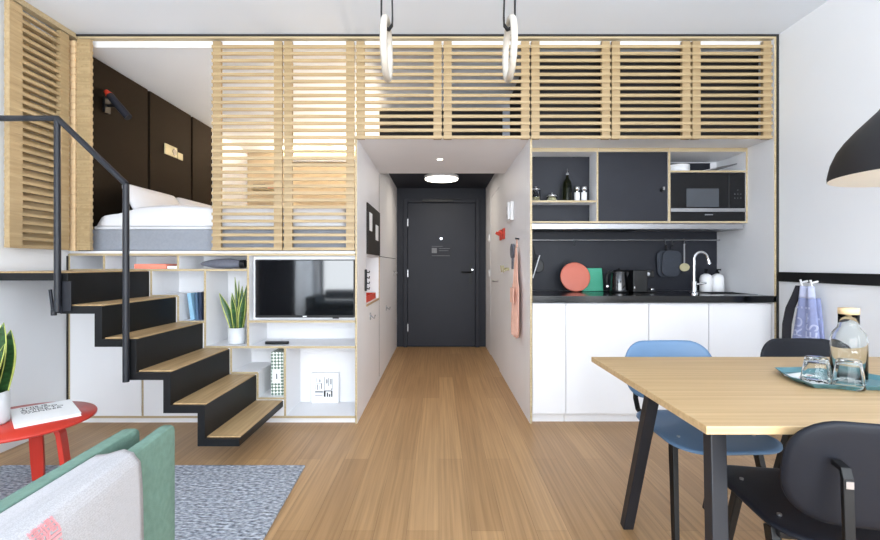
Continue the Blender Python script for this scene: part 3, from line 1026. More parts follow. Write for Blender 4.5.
def ap(u, v):
    zz = 1.28 - .72 * v
    wd = .03 + .12 * min(1, v * 2.4) ** .8 if v < .42 else .205
    if v > .9:
        wd *= 1 - .35 * ((v - .9) / .1) ** 2
    y = 3.60 + (u - .5) * 2 * wd * .9
    return (HR - .026 - .014 * math.cos(u * PI * 5) * v - .01 * v, y, zz)
MB().grid(ap, 26, 30).build('cloth', M['pink'], t, solid=.004)
MB().tube([(HR - .02, 3.58, 1.28), (HR - .02, 3.60, 1.345), (HR - .02, 3.62, 1.28)], .005, 8).build('neck_strap', M['pink'], t)
MB().box(HR - .062, HR - .056, 3.52, 3.68, .83, .95).build('pocket', M['pink'], t)
t = thing('wall_peg', 'small black peg holding the pink apron', 'peg', (HR - .01, 3.60, 1.345))
MB().tube([(HR - .001, 3.60, 1.345), (HR - .034, 3.60, 1.35)], .007, 10).build('peg', M['black'], t)

# ------------------------------------------------------------------ kitchen
KX0, KX1, KB = HR + .0175, 2.379, 3.81
CF = 3.43
def cx(px): return fx(px, CF)
def cz(py): return fz(py, CF)
CT, CB = HS - .002, cz(223.0)
p2 = .014
x1a, x2a = cx(598.3), cx(669.8)
# open shelf cabinet
t = thing('wall_cabinet', 'open plywood-edged kitchen cabinet with charcoal back holding jars', 'cabinet', ((KX0 + x1a) / 2, CF, CB))
q = MB()
q.box(KX0, x1a, CF, KB, CB, CB + p2, 0, 1).box(KX0, x1a, CF, KB, CT - .03, CT, 0, 1)
q.box(KX0, KX0 + .006, CF, KB, CB + p2, CT - .03, 0, 1).box(x1a - p2, x1a, CF, KB, CB + p2, CT - .03, 0, 1)
q.build('carcass', [M['white'], M['ply']], t)
zsf = cz(202.3)
MB().box(KX0 + .006, x1a - p2 - .0005, CF + .004, KB - .2, zsf, zsf + .016, 0, 1).build('shelf', [M['white'], M['ply']], t)
MB().box(KX0 + .006, x1a - p2 - .0005, CF + .16, CF + .17, CB + p2, CT - .03).build('back_panel', M['char'], t)
# sliding door cabinet
t = thing('wall_cabinet', 'kitchen cabinet with a plain charcoal door between jars and microwave', 'cabinet', ((x1a + x2a) / 2, CF, CB))
q = MB()
q.box(x1a + .001, x2a, CF, KB, CB, CB + p2, 0, 1).box(x1a + .001, x2a, CF, KB, CT - .03, CT, 0, 1)
q.box(x2a - p2, x2a, CF, KB, CB + p2, CT - .03, 0, 1).box(x1a + .001, x1a + .005, CF + .02, KB, CB + p2, CT - .03)
q.build('carcass', [M['white'], M['ply']], t)
dd = MB().box(x1a + .003, x2a - p2 - .002, CF + .003, CF + .021, CB + p2 + .002, CT - .032).build('door', M['char'], t, bevel=.002)
MB().tube([(cx(662), CF + .002, cz(190)), (cx(662), CF - .02, cz(190))], .014, 16).build('knob', M['black'], t, dd)
MB().box(cx(662) - .004, cx(662) + .008, CF - .03, CF - .02, cz(190) - .004, cz(190) + .02).build('key', M['inox'], t, dd)
# microwave cabinet
t = thing('wall_cabinet', 'open plywood-edged kitchen cabinet holding the microwave and plates', 'cabinet', ((x2a + KX1) / 2, CF, CB))
q = MB()
q.box(x2a + .001, KX1, CF, KB, CB, CB + p2, 0, 1).box(x2a + .001, KX1, CF, KB, CT - .03, CT, 0, 1)
q.box(KX1 - p2, KX1, CF, KB, CB + p2, CT - .03, 0, 1).box(x2a + .001, x2a + .005, CF, KB, CB + p2, CT - .03, 0, 1)
q.build('carcass', [M['white'], M['ply']], t)
zmw = cz(172.3)
MB().box(x2a + .0055, KX1 - p2 - .0005, CF, KB - .02, zmw, zmw + p2, 0, 1).build('shelf', [M['white'], M['ply']], t)
MB().box(x2a + .006, KX1 - p2 - .0005, KB - .019, KB - .01, CB + p2, CT - .03).build('back_panel', M['white'], t)
MB().box(x2a + .006, fx(712, KB - .05), KB - .024, KB - .0195, zmw + p2 + .001, 2.002).build('dark_back_strip', M['char'], t)
# microwave
mx0, mx1, mz0, mz1 = x2a + .007, KX1 - p2 - .003, CB + p2 + .001, zmw - .004
t = thing('microwave', 'black built-in microwave with steel trim in the kitchen cabinet', 'microwave', ((mx0 + mx1) / 2, CF, mz0))
MB().box(mx0, mx1, CF + .02, CF + .33, mz0, mz1).build('housing', M['black'], t, bevel=.003)
dz = cz(208.1)
dd = MB().box(mx0, cx(729), CF + .002, CF + .019, dz, mz1).build('door', M['oven'], t, bevel=.002)
MB().box(cx(686.5), cx(719), CF, CF + .0015, cz(207), cz(188.5)).build('window', M['grey'], t, dd)
cp = MB().box(cx(729) + .001, mx1, CF + .003, CF + .019, dz, mz1).build('control_panel', M['oven'], t, bevel=.002)
for (px, py) in ((738, 190), (735, 194), (738, 194), (741, 194), (738, 198), (735, 198), (741, 198)):
    MB().box(cx(px) - .003, cx(px) + .003, CF + .0015, CF + .0028, cz(py) - .002, cz(py) + .002).build('button', M['inkgrey'], t, cp)
MB().box(mx0, mx1, CF + .003, CF + .019, mz0, cz(211.9)).build('lower_panel', M['oven'], t, bevel=.002)
MB().box(cx(705), cx(713), CF + .0015, CF + .0028, cz(215.2), cz(214.2)).build('badge', M['inkgrey'], t)
MB().box(mx0, mx1, CF - .006, CF + .001, cz(211.8), cz(208.3)).build('door_bar', M['inox'], t, bevel=.001)
# plates and tray above
zp = zmw + p2 + .001
for k, (px, yy) in enumerate(((683, CF + .10), (692, CF + .19))):
    q = MB()
    for i in range(4):
        q.lathe([(0, zp + i * .012), (.05, zp + i * .012), (.088, zp + i * .012 + .016), (.088, zp + i * .012 + .019), (.05, zp + i * .012 + .005), (0, zp + i * .012 + .005)], (cx(px) + .01, yy), 28)
    if k == 0:
        solo('plate_stack', q, M['white_p'], 'stack of white plates above the microwave', 'plates', (cx(px), yy, zp))
t = thing('cooling_rack', 'thin steel rack tilted up beside the plates above the microwave', 'rack', (cx(722), CF + .1, zp))
q = MB()
for i in range(9):
    y = CF + .05 + i * .022
    q.tube([(cx(703) + .02, y, zp + .006), (cx(741), y, zp + .062)], .0022, 6)
q.build('wires', M['inox'], t)
MB().tube([(cx(703) + .02, CF + .05, zp + .006), (cx(741), CF + .05, zp + .062), (cx(741), CF + .226, zp + .062), (cx(703) + .02, CF + .226, zp + .006)], .0035, 8, closed=True).build('rim', M['inox'], t)
# jars etc.
zj = zsf + .017
def jar(px, r, h, lid, label, fill):
    yy = CF + .07
    c = (fx(px, yy), yy)
    t = thing('storage_jar', label, 'jar', (c[0], c[1], zj))
    MB().lathe([(0, zj), (r, zj), (r, zj + h), (r - .004, zj + h), (r - .004, zj + .006), (0, zj + .006)], c, 24).build('glass_body', M['glass'], t)
    MB().lathe([(0, zj + .007), (r - .006, zj + .007), (r - .006, zj + fill), (0, zj + fill)], c, 20).build('contents', M['khaki'], t)
    MB().lathe([(0, zj + h + .001), (lid, zj + h + .001), (lid, zj + h + .012), (.008, zj + h + .016), (.012, zj + h + .03), (0, zj + h + .034)], c, 24).build('lid', M['chrome'], t)
jar(536, .034, .085, .040, 'tall glass jar with steel lid on the open kitchen shelf', .03)
jar(552, .042, .035, .045, 'low wide glass jar with steel lid on the open kitchen shelf', .022)
yy = CF + .07
c = (fx(567.3, yy), yy)
t = thing('oil_bottle', 'tall olive green oil bottle with a pourer on the kitchen shelf', 'bottle', (c[0], c[1], zj))
MB().lathe([(0, zj), (.033, zj), (.034, zj + .01), (.034, zj + .13), (.028, zj + .155), (.013, zj + .18), (.012, zj + .205), (0, zj + .206)], c, 24).build('body', M['bottle'], t)
MB().lathe([(.014, zj + .2061), (.014, zj + .222), (.005, zj + .226), (.004, zj + .255), (0, zj + .256)], c, 14).build('pourer', M['chrome'], t)
for px, lb in ((577, 'steel-topped shaker next to the oil bottle'), (584, 'steel-topped shaker at the end of the jar shelf')):
    c = (fx(px, yy), yy)
    t = thing('shaker', lb, 'shaker', (c[0], c[1], zj), 'shakers on the kitchen shelf')
    MB().lathe([(0, zj), (.021, zj), (.021, zj + .07), (0, zj + .071)], c, 20).build('body', M['white_p'], t)
    MB().lathe([(.012, zj + .0712), (.012, zj + .085), (.022, zj + .09), (.022, zj + .112), (.012, zj + .118), (0, zj + .119)], c, 20).build('cap', M['chrome'], t)

# extractor hood strip under the cabinets
t = thing('extractor_hood', 'slim brushed steel extractor hood under the kitchen cabinets', 'extractor hood', (1.5, CF + .1, 1.42))
MB().box(KX0 + .001, KX1 - .02, CF + .02, CF + .3, CB - .046, CB - .002).build('body', M['inox'], t, bevel=.003)
MB().box(KX0 + .1, KX1 - .8, CF + .05, CF + .25, CB - .049, CB - .0465).build('filter', M['black'], t)
# backsplash, rail, worktop
solo('backsplash', MB().box(KX0, KX1 - .001, KB - .002, KB + .016, .916, CB - .002), M['char'], 'charcoal splashback panel behind the kitchen worktop', 'splashback', (1.5, KB, .916))
WT = .915
t = thing('worktop', 'continuous black polished kitchen worktop', 'worktop', (1.5, 3.5, WT - .045))
q = MB()
skx0, skx1, sky0, sky1 = fx(702, 3.45), fx(758, 3.45), 3.33, 3.6
q.box(KX0, skx0, FY - .02, KB - .003, WT - .045, WT).box(skx1, KX1 - .001, FY - .02, KB - .003, WT - .045, WT)
q.box(skx0, skx1, FY - .02, sky0, WT - .045, WT).box(skx0, skx1, sky1, KB - .003, WT - .045, WT)
q.build('slab', M['counter'], t)
t = thing('sink', 'steel sink set into the black worktop beside the tap', 'sink', ((skx0 + skx1) / 2, 3.46, WT - .04))
q = MB()
q.box(skx0 - .01, skx1 + .01, sky0 - .01, sky0 + .006, WT + .0006, WT + .003).box(skx0 - .01, skx1 + .01, sky1 - .006, sky1 + .01, WT + .0006, WT + .003)
q.box(skx0 - .01, skx0 + .006, sky0, sky1, WT + .0006, WT + .003).box(skx1 - .006, skx1 + .01, sky0, sky1, WT + .0006, WT + .003)
q.build('rim', M['inox'], t)
q = MB().box(skx0 + .001, skx1 - .001, sky0 + .001, sky1 - .001, WT - .042, WT - .036)
q.box(skx0 + .001, skx0 + .004, sky0 + .001, sky1 - .001, WT - .036, WT).box(skx1 - .004, skx1 - .001, sky0 + .001, sky1 - .001, WT - .036, WT)
q.build('basin', M['inox'], t)
# base cabinets
edges = [fx(530.2), fx(566), fx(649), fx(709), fx(772.5)]
edges[0] = KX0
edges[-1] = KX1 - .001
lbs = ['narrow white handleless base cabinet beside the hallway', 'wide white handleless base cabinet below the coral board', 'white handleless base cabinet behind the blue chair', 'white handleless base cabinet below the sink, next to the bag wall']
for i in range(4):
    a, b = edges[i] + .0022, edges[i + 1] - .0022
    t = thing('base_cabinet', lbs[i], 'cabinet', ((a + b) / 2, 3.5, 0), 'white kitchen base cabinets')
    MB().box(a, b, FY + .022, KB - .01, .07, .862).build('carcass', M['white'], t)
    MB().box(a, b, FY + .002, FY + .021, .072, .856).build('door', M['white'], t, bevel=.0015)
    MB().box(a, b, FY + .05, FY + .065, 0, .0695).build('plinth', M['white'], t)
# tap
fy_ = 3.30
fxp = fx(694, fy_)
fyy = 3.30
t = thing('kitchen_tap', 'chrome swan-neck tap at the kitchen sink', 'tap', (fxp, fyy, WT))
MB().lathe([(.026, WT + .001), (.026, WT + .012), (.017, WT + .02)], (fxp, fyy), 20).build('base', M['chrome'], t)
MB().tube([(fxp, fyy, WT + .012), (fxp, fyy, WT + .1)], .018, 14).build('valve_body', M['chrome'], t)
MB().tube([(fxp, fyy, WT + .1), (fxp, fyy, WT + .25)] + arc((fxp + .05, fyy, WT + .265), .05, PI, .12 * PI, 12) + [(fxp + .105, fyy, WT + .255)], .0105, 12).build('spout', M['chrome'], t)
MB().tube([(fxp + .105, fyy, WT + .262), (fxp + .112, fyy, WT + .228)], [.012, .015], 12).build('aerator', M['chrome'], t)
MB().tube([(fxp + .014, fyy, WT + .075), (fxp + .085, fyy - .01, WT + .088)], [.010, .007], 10).build('lever', M['chrome'], t)
for px, lb in ((706, 'white pump soap bottle nearer the tap'), (717.5, 'white pump soap bottle in the corner by the white side panel')):
    dB = 3.66
    c = (fx(px, dB), dB)
    t = thing('soap_bottle', lb, 'bottle', (c[0], c[1], WT), 'soap bottles behind the sink')
    MB().lathe([(0, WT + .001), (.044, WT + .001), (.047, WT + .01), (.047, WT + .11), (.038, WT + .135), (.016, WT + .148), (0, WT + .149)], c, 28).build('body', M['white_p'], t)
    MB().lathe([(.014, WT + .1492), (.014, WT + .163), (.006, WT + .166), (.006, WT + .182), (0, WT + .183)], c, 14).box(c[0] - .008, c[0] + .008, c[1] - .035, c[1] + .01, WT + .175, WT + .187).build('pump', M['black'], t)
# round and square boards
def disc_board(c, r, th, tilt, mat, label, name='cutting_board'):
    q = MB()
    n = 48
    out = [(r * math.cos(2 * PI * i / n), r * math.sin(2 * PI * i / n)) for i in range(n)]
    def mp(a, b, h):
        z = (b + r)
        return Vector((c[0] + a, c[1] + z * math.sin(tilt) + h * math.cos(tilt), WT + .003 + z * math.cos(tilt) + abs(h) * math.sin(tilt) * 0 + (th / 2 - h) * math.sin(tilt) * .5))
    q.pad(out, mp, th, rings=(.5, .94, 1), prof=lambda t: 1 if t < .97 else .75)
    return solo(name, q, mat, label, 'cutting board', (c[0], c[1], WT), 'boards leaning on the splashback')
disc_board((fx(576, 3.62), 3.62), .121, .018, .2, M['coral'], 'round coral cutting board leaning on the splashback')
q = MB()
dB = 3.71
xg0, xg1 = fx(582, dB), fx(603.5, dB)
q.prism([(dB, WT + .001), (dB + .014, WT + .004), (dB + .014 + .03, WT + .196), (dB + .03, WT + .193)], 0, xg0, xg1)
solo('cutting_board', q, M['green'], 'square green cutting board behind the round coral board', 'cutting board', ((xg0 + xg1) / 2, dB, WT), 'boards leaning on the splashback', bevel=.004)
# kettle
dB = 3.6
c = (fx(619, dB), dB)
t = thing('kettle', 'black electric kettle on the worktop beside the green board', 'kettle', (c[0], c[1], WT))
MB().lathe([(0, WT + .001), (.075, WT + .001), (.075, WT + .014), (0, WT + .015)], c, 28).build('power_base', M['black'], t)
MB().lathe([(.068, WT + .0155), (.068, WT + .03), (.058, WT + .16), (.054, WT + .168)], c, 28).build('body', M['gloss'], t)
MB().lathe([(.054, WT + .1685), (.05, WT + .178), (.012, WT + .182), (.012, WT + .192), (0, WT + .193)], c, 24).build('lid', M['black'], t)
hp = [(c[0] - .05, c[1] - .01, WT + .165), (c[0] - .085, c[1] - .02, WT + .165), (c[0] - .108, c[1] - .025, WT + .14), (c[0] - .11, c[1] - .025, WT + .07), (c[0] - .095, c[1] - .02, WT + .045)]
MB().tube(hp, .010, 10).build('handle', M['black'], t)
MB().tube([(c[0] - .108, c[1] - .032, WT + .05), (c[0] - .108, c[1] - .038, WT + .05)], .010, 12).build('switch', M['chrome'], t)
MB().prism([(c[0] + .05, WT + .165), (c[0] + .074, WT + .16), (c[0] + .058, WT + .12)], 1, c[1] - .02, c[1] + .02).build('spout', M['black'], t)
# coffee machine
x0, x1 = fx(629, dB), fx(652, dB)
t = thing('coffee_machine', 'compact black coffee machine on the worktop beside the kettle', 'coffee machine', ((x0 + x1) / 2, dB, WT))
MB().box(x0, x0 + .115, dB - .08, dB + .1, WT + .001, WT + .18).build('body', M['black'], t, bevel=.008)
MB().box(x0 + .116, x1, dB - .04, dB + .06, WT + .12, WT + .175).build('brew_head', M['black'], t, bevel=.006)
MB().box(x0 + .116, x1 + .012, dB - .06, dB + .06, WT + .001, WT + .018).build('drip_tray', M['black'], t, bevel=.003)
MB().tube([(x0 + .13, dB - .041, WT + .15), (x0 + .13, dB - .055, WT + .15)], .014, 14).build('knob', M['chrome'], t)
MB().lathe([(.018, WT + .0185), (.022, WT + .03), (0, WT + .031)], (x1 - .01, dB - .01), 16).build('cup_stand', M['chrome'], t)
MB().box(x0 + .006, x0 + .012, dB - .084, dB - .0805, WT + .035, WT + .05).build('power_light', M['white_p'], t)
# hanging rail
RY, RZ = KB - .045, 1.346
t = thing('utensil_rail', 'thin steel utensil rail along the splashback', 'rail', (1.5, RY, RZ))
MB().tube([(KX0 + .002, RY, RZ), (KX1 - .004, RY, RZ)], .006, 10).build('bar', M['inox'], t)
for px in (573.8, 664.5, 671.5, 683.8):
    x = fx(px, RY)
    MB().tube([(x, RY + .008, RZ + .004), (x, RY, RZ + .010), (x, RY - .010, RZ), (x, RY - .010, RZ - .03), (x, RY - .018, RZ - .042), (x, RY - .028, RZ - .034)], .0028, 8).build('hook', M['inox'], t)
for x in (KX0 + .2, 1.55, KX1 - .2):
    MB().tube([(x, RY, RZ), (x, KB - .003, RZ)], .005, 8).build('bracket', M['inox'], t)
# pot holders
def holder(px0, px1, py0, py1, yy, rot, label):
    x0, x1, z1, z0 = fx(px0, yy), fx(px1, yy), fz(py0, yy), fz(py1, yy)
    xc, zc_ = (x0 + x1) / 2, (z0 + z1) / 2
    out = densify(rrect(x0 - xc, x1 - xc, z0 - zc_, z1 - zc_, .05, 5), .04)
    cr, sr = math.cos(rot), math.sin(rot)
    q = MB().pad(out, lambda a, b, h: Vector((xc + a * cr - b * sr, yy + h, zc_ + a * sr + b * cr)), .012, rings=(.4, .8, .95, 1), prof=lambda t: 1 if t < .9 else .6)
    t = solo('pot_holder', q, M['holder'], label, 'pot holder', (xc, yy, z0), 'pot holders on the utensil rail')
    MB().tube([(xc - .008, yy, z1 - .008), (xc - .004, yy, RZ - .044), (xc + .004, yy, RZ - .044), (xc + .008, yy, z1 - .008)], .003, 6).build('loop', M['black'], t)
holder(657, 675, 250.5, 277, RY + .012, .06, 'charcoal pot holder hanging behind another on the rail')
holder(662, 681, 250.5, 276.5, RY - .016, -.08, 'charcoal pot holder hanging in front, beside the skimmer')
# skimmer
x = fx(683.8, RY - .028)
t = thing('skimmer', 'steel skimmer spoon hanging from the utensil rail', 'skimmer', (x, RY - .03, fz(276, RY)))
MB().bar((x, RY - .034, RZ - .034), (x, RY - .034, RZ - .2), .012, .006).build('handle', M['inox'], t)
q = MB().pad([(.042 * math.cos(2 * PI * i / 24), .034 * math.sin(2 * PI * i / 24)) for i in range(24)], lambda a, b, h: Vector((x + a, RY - .034 + h - 3 * (a * a + b * b), RZ - .23 + b)), .006)
q.build('bowl', M['khaki'], t)
# small pan by the hallway panel
yy = RY - .03
xp, zp_ = fx(538.5, yy), fz(266, yy)
t = thing('small_pan', 'small black pan with steel handle hanging beside the hallway panel', 'pan', (xp, yy, zp_ - .05))
out = [(.045 * math.cos(2 * PI * i / 28), .055 * math.sin(2 * PI * i / 28)) for i in range(28)]
MB().pad(out, lambda a, b, h: Vector((xp + a, yy + h + .01, zp_ + b)), .03).build('pan_body', M['black'], t)
MB().tube([(xp + .005, yy - .02, zp_ + .09), (xp - .055, yy - .03, zp_ - .10)], .008, 8).build('handle', M['inox'], t)
MB().tube([(xp - .02, yy - .02, zp_ + .05), (xp - .05, RY, RZ - .012)], .003, 6).build('hanging_loop', M['black'], t)

# ------------------------------------------------------------------ right wall: peg rail and bag
t = thing('peg_rail', 'long black peg rail on the white side wall', 'peg rail', (XR - .012, 1.5, 1.02))
MB().box(XR - .018, XR - .001, -.1, FY - .03, 1.02, 1.086).build('board', M['black'], t, bevel=.002)
for y in (2.815, 2.893):
    MB().tube([(XR - .018, y, 1.03), (XR - .06, y, 1.02), (XR - .065, y, 1.04)], .007, 10).build('peg', M['white_p'], t)
t = thing('tote_bag', 'lilac cotton tote bag with pale lettering hanging on the peg rail', 'bag', (XR - .05, 2.89, .5))
def bag(u, v):
    ztop_, zbot = 1.0, .47
    z = ztop_ + (zbot - ztop_) * v
    w_ = .05 + .088 * v
    y = 2.845 + (u - .5) * 2 * w_
    x = XR - .055 - .02 * math.sin(PI * u) - .012 * math.sin(3 * PI * u) * (1 - v) - .02 * v
    return Vector((x, y, z))
MB().grid(lambda u, v: bag(u, .14 + .86 * v), 20, 20).grid(lambda u, v: bag(u, .14 + .86 * v) + Vector((.045 - .03 * abs(u - .5), 0, 0)), 20, 20).build('bag_body', M['lilac'], t, solid=.003)
MB().grid(lambda u, v: bag(u, .145 * v), 20, 4).build('hem', M['lilac_hem'], t, solid=.004)
q = MB()
q.tube([(XR - .06, 2.885, .995), (XR - .062, 2.893, 1.028), (XR - .06, 2.88, .995)], .005, 8).tube([(XR - .06, 2.805, .995), (XR - .062, 2.815, 1.028), (XR - .06, 2.825, .995)], .005, 8)
q.build('handle_loop', M['white_p'], t)
gp = [(XR - .065, 2.905, 1.0), (XR - .075, 2.92, .93), (XR - .09, 2.945, .85), (XR - .10, 2.96, .74), (XR - .10, 2.966, .62), (XR - .095, 2.965, .5)]
MB().strip(gp, [.035, .045, .05, .05, .048, .046], .018, (.85, -.5, 0)).build('side_gusset', M['inkblack'], t, bevel=.004)
q = MB()
for u in (.2, .4, .62, .84):
    p = bag(u, .26)
    q.box(p.x - .006, p.x - .003, p.y - .006, p.y + .006, p.z - .006, p.z + .006)
q.build('stitched_mark', M['lilac_hem'], t)
# lettering reads upward on the bag face (the face looks along -X)
def bag_text(body, u, v, size):
    p = bag(u, v)
    # text x axis -> +Z, text y axis -> +Y (towards the facade), laid on the cloth
    o = text(body, 'lettering', size, M['lilac_hem'], t, Matrix.Identity(4), .001)
    for vt in o.data.vertices:
        y, z = p.y + vt.co.y, p.z + vt.co.x
        v_ = (1.0 - z) / .53
        u_ = .5 + (y - 2.845) / (2 * (.05 + .088 * v_))
        vt.co = Vector((bag(u_, v_).x - .004 + vt.co.z, y, z)) - t.location
bag_text('RU', .56, .63, .105)
bag_text('EST', .06, .63, .105)

# ------------------------------------------------------------------ dining table and what stands on it
TH = .74
t = thing('dining_table', 'bamboo-topped dining table with slanted black legs', 'table', (1.45, 1.5, 0))
tx0, tx1, ty0, ty1 = .655, 2.28, 1.09, 1.915
MB().box(tx0, tx1, ty0, ty1, TH - .021, TH).build('tabletop', M['table'], t, bevel=.002)
for (tp, ft) in (((.785, 1.27, TH - .022), (.738, 1.17, .03)), ((.825, 1.69, TH - .022), (.812, 1.925, .03)), ((2.10, 1.27, TH - .022), (2.2, 1.06, .03)), ((2.06, 1.69, TH - .022), (2.1, 1.925, .03))):
    q = MB().bar(tp, (ft[0], ft[1], 0), .044, .04, side=(1, 0, 0))
    for v in q.v:
        v.z = max(0, v.z)
    q.build('leg', M['rail_black'], t, bevel=.003)
q = MB().box(.83, 2.07, 1.245, 1.29, TH - .05, TH - .0215).box(.86, 2.04, 1.67, 1.71, TH - .05, TH - .0215)
q.build('under_frame', M['rail_black'], t)
t.rotation_euler.z = 0

# tray
ZT = TH + .001
hexa = [(1.236, 1.64), (1.186, 1.51), (1.183, 1.41), (1.43, 1.372), (1.52, 1.5), (1.44, 1.655)]
cxm, cym = sum(p[0] for p in hexa) / 6, sum(p[1] for p in hexa) / 6
inner = [(cxm + (x - cxm) * .86, cym + (y - cym) * .86) for x, y in hexa]
mid = [(cxm + (x - cxm) * .82, cym + (y - cym) * .82) for x, y in hexa]
q = MB()
n = 6
vs = [(x, y, ZT) for x, y in inner] + [(x, y, ZT + .016) for x, y in hexa] + [(cxm + (x - cxm) * .985, cym + (y - cym) * .985, ZT + .017) for x, y in hexa] + [(x, y, ZT + .004) for x, y in mid]
fs = [tuple(range(n))[::-1], tuple(range(3 * n, 4 * n))]
for r_ in range(3):
    for i in range(n):
        fs.append((r_ * n + i, r_ * n + (i + 1) % n, (r_ + 1) * n + (i + 1) % n, (r_ + 1) * n + i))
q.add(vs, fs, 0)
solo('serving_tray', q, M['teal'], 'angular teal serving tray on the dining table', 'tray', (cxm, cym, ZT))
ZB = ZT + .005
def tumbler(c, label):
    t = thing('drinking_glass', label, 'glass', (c[0], c[1], ZB), 'drinking glasses on the tray')
    n = 40
    pr = [(.041, 0), (.0405, .02), (.037, .045), (.033, .07), (.0305, .086), (.027, .089), (0, .089), (0, .081), (.026, .080), (.029, .07), (.0335, .045), (.0375, .02), (.038, 0)]
    q = MB().lathe([(r, ZB + z) for r, z in pr], c, n, closed=False)
    q2 = MB()
    k = len(pr)
    v = []
    for r, z in pr:
        for j in range(n):
            a = 2 * PI * j / n
            rr = r * (1 + .018 * math.cos(10 * a) * (z < .085 and r > .028))
            v.append((c[0] + rr * math.cos(a), c[1] + rr * math.sin(a), ZB + z))
    fs = [(i * n + j, i * n + (j + 1) % n, ((i + 1) % k) * n + (j + 1) % n, ((i + 1) % k) * n + j) for i in range(k) for j in range(n)]
    q2.add(v, fs, 0, True)
    q2.build('glass_body', M['glass'], t)
tumbler((1.232, 1.452), 'upturned faceted glass on the tray, beside the paper napkins')
tumbler((1.300, 1.412), 'upturned faceted glass on the tray, in front of the carafe')
c = (1.39, 1.51)
t = thing('carafe', 'clear glass water carafe with wooden stopper on the tray', 'carafe', (c[0], c[1], ZB))
ho = [(0, 0), (.046, 0), (.049, .006), (.049, .140), (.045, .158), (.030, .178), (.028, .188), (.028, .222)]
hi = [(.0258, .222), (.0258, .187), (.028, .177), (.0428, .157), (.0468, .139), (.0468, .01), (0, .008)]
q = MB().lathe([(r, ZB + z) for r, z in ho + hi], c, 40)
q.build('glass_body', M['glass'], t)
MB().lathe([(0, ZB + .214), (.0245, ZB + .214), (.0245, ZB + .2225), (.0285, ZB + .223), (.0285, ZB + .243), (0, ZB + .244)], c, 28).build('stopper', M['cork'], t)
t = thing('napkin', 'folded white paper napkin with red marks on the teal tray', 'napkin', (1.24, 1.53, ZB))
A = Matrix.Rotation(.35, 3, 'Z')
q = MB()
pts = [A @ Vector((a, b, 0)) + Vector((1.268, 1.548, 0)) for a, b in ((-.045, -.04), (.05, -.04), (.05, .035), (-.045, .035))]
q.prism([(p.x, p.y) for p in pts], 2, ZB, ZB + .004)
q.build('paper', M['paper'], t)
q = MB()
for a, b in ((-.03, -.01), (0, -.02), (.025, .0)):
    pts = [A @ Vector((a + u, b + w_, 0)) + Vector((1.268, 1.548, 0)) for u, w_ in ((-.008, -.003), (.008, -.003), (.008, .003), (-.008, .003))]
    q.prism([(p.x, p.y) for p in pts], 2, ZB + .004, ZB + .0047)
q.build('red_print', M['red2'], t)


# ------------------------------------------------------------------ chairs (built facing -Y at the origin)
def make_chair(mat, label):
    t = thing('dining_chair', label, 'chair', (0, 0, 0), 'moulded dining chairs round the table')
    out = []
    base_ = densify(rrect(-.215, .215, -.25, .205, .11, 8), .03)
    for a, b in base_:
        k = (b + .25) / .455
        out.append((a * (1.02 - .12 * k), b))
    def seat(a, b, h):
        z = .462 + .10 * max(0, abs(a) - .05) ** 2 * 4 * .5 + .25 * max(0, b - .08) ** 2 - .35 * max(0, -b - .12) ** 2
        return Vector((a, b, z + h))
    MB().pad(out, seat, .013, rings=(.2, .4, .6, .8, .93, 1), prof=lambda t: 1 if t < .97 else .5).build('seat', mat, t)
    bo = densify(rrect(-.21, .21, -.128, .128, .105, 9), .03)
    def back(a, b, h):
        return Vector((a, .235 - .75 * a * a + .16 * b + h, .652 + b))
    MB().pad(bo, back, .013, rings=(.2, .4, .6, .8, .93, 1), prof=lambda t: 1 if t < .97 else .5).build('backrest', mat, t)
    for sx in (-1, 1):
        q = MB().bar((sx * .165, -.11, .438), (sx * .205, -.20, 0), .034, .022, side=(0, 1, 0), w2=.024, h2=.018)
        for v in q.v: v.z = max(0, v.z)
        q.build('leg', M['steel_black'], t, bevel=.003)
        q = MB().bar((sx * .165, .07, .438), (sx * .175, .215, 0), .04, .022, side=(0, 1, 0), w2=.024, h2=.018)
        for v in q.v: v.z = max(0, v.z)
        q.build('leg', M['steel_black'], t, bevel=.003)
        x = sx * .12
        yb_ = .235 - .75 * x * x
        pth = [(x, .10, .436), (x, .20, .438), (x, .262, .455), (x, .285, .50), (x, .282, .58), (x, .278, .665), (x, .272, .682), (x, yb_ + .021, .686)]
        k = MB().strip(pth, .021, .012, (1, 0, 0)).build('back_support', M['steel_black'], t, bevel=.002)
        MB().box(x - .0075, x + .0075, .284, .288, .645, .661).build('bolt_cap', M['inox'], t, k)
        for yy_ in (-.12, .08):
            MB().tube([(sx * .15, yy_, .470), (sx * .15, yy_, .4755)], .006, 8).build('screw', M['inox'], t)
    MB().box(-.165, .165, -.125, -.085, .425, .442).box(-.165, .165, .06, .11, .425, .442).box(-.02, .02, -.085, .06, .428, .440).build('seat_frame', M['steel_black'], t, bevel=.003)
    return t


ch = make_chair(M['blue'], 'sky blue moulded dining chair tucked behind the table')
ch.location = (1.07, 1.845, 0)
ch.rotation_euler.z = .04
c2 = copy_tree(ch)
c2['label'] = 'anthracite dining chair behind the table, below the tote bag'
c2.location = (1.73, 1.90, 0)
c2.rotation_euler.z = -.03
c3 = copy_tree(ch)
c3['label'] = 'anthracite dining chair on the near side of the table, seen from behind'
c3.location = (1.065, 1.235, 0)
c3.rotation_euler.z = PI - .17
for c in (c2, c3):
    for o in c.children:
        if o.name.split('.')[0] in ('seat', 'backrest'):
            o.data = o.data.copy()
            o.data.materials[0] = M['navy']

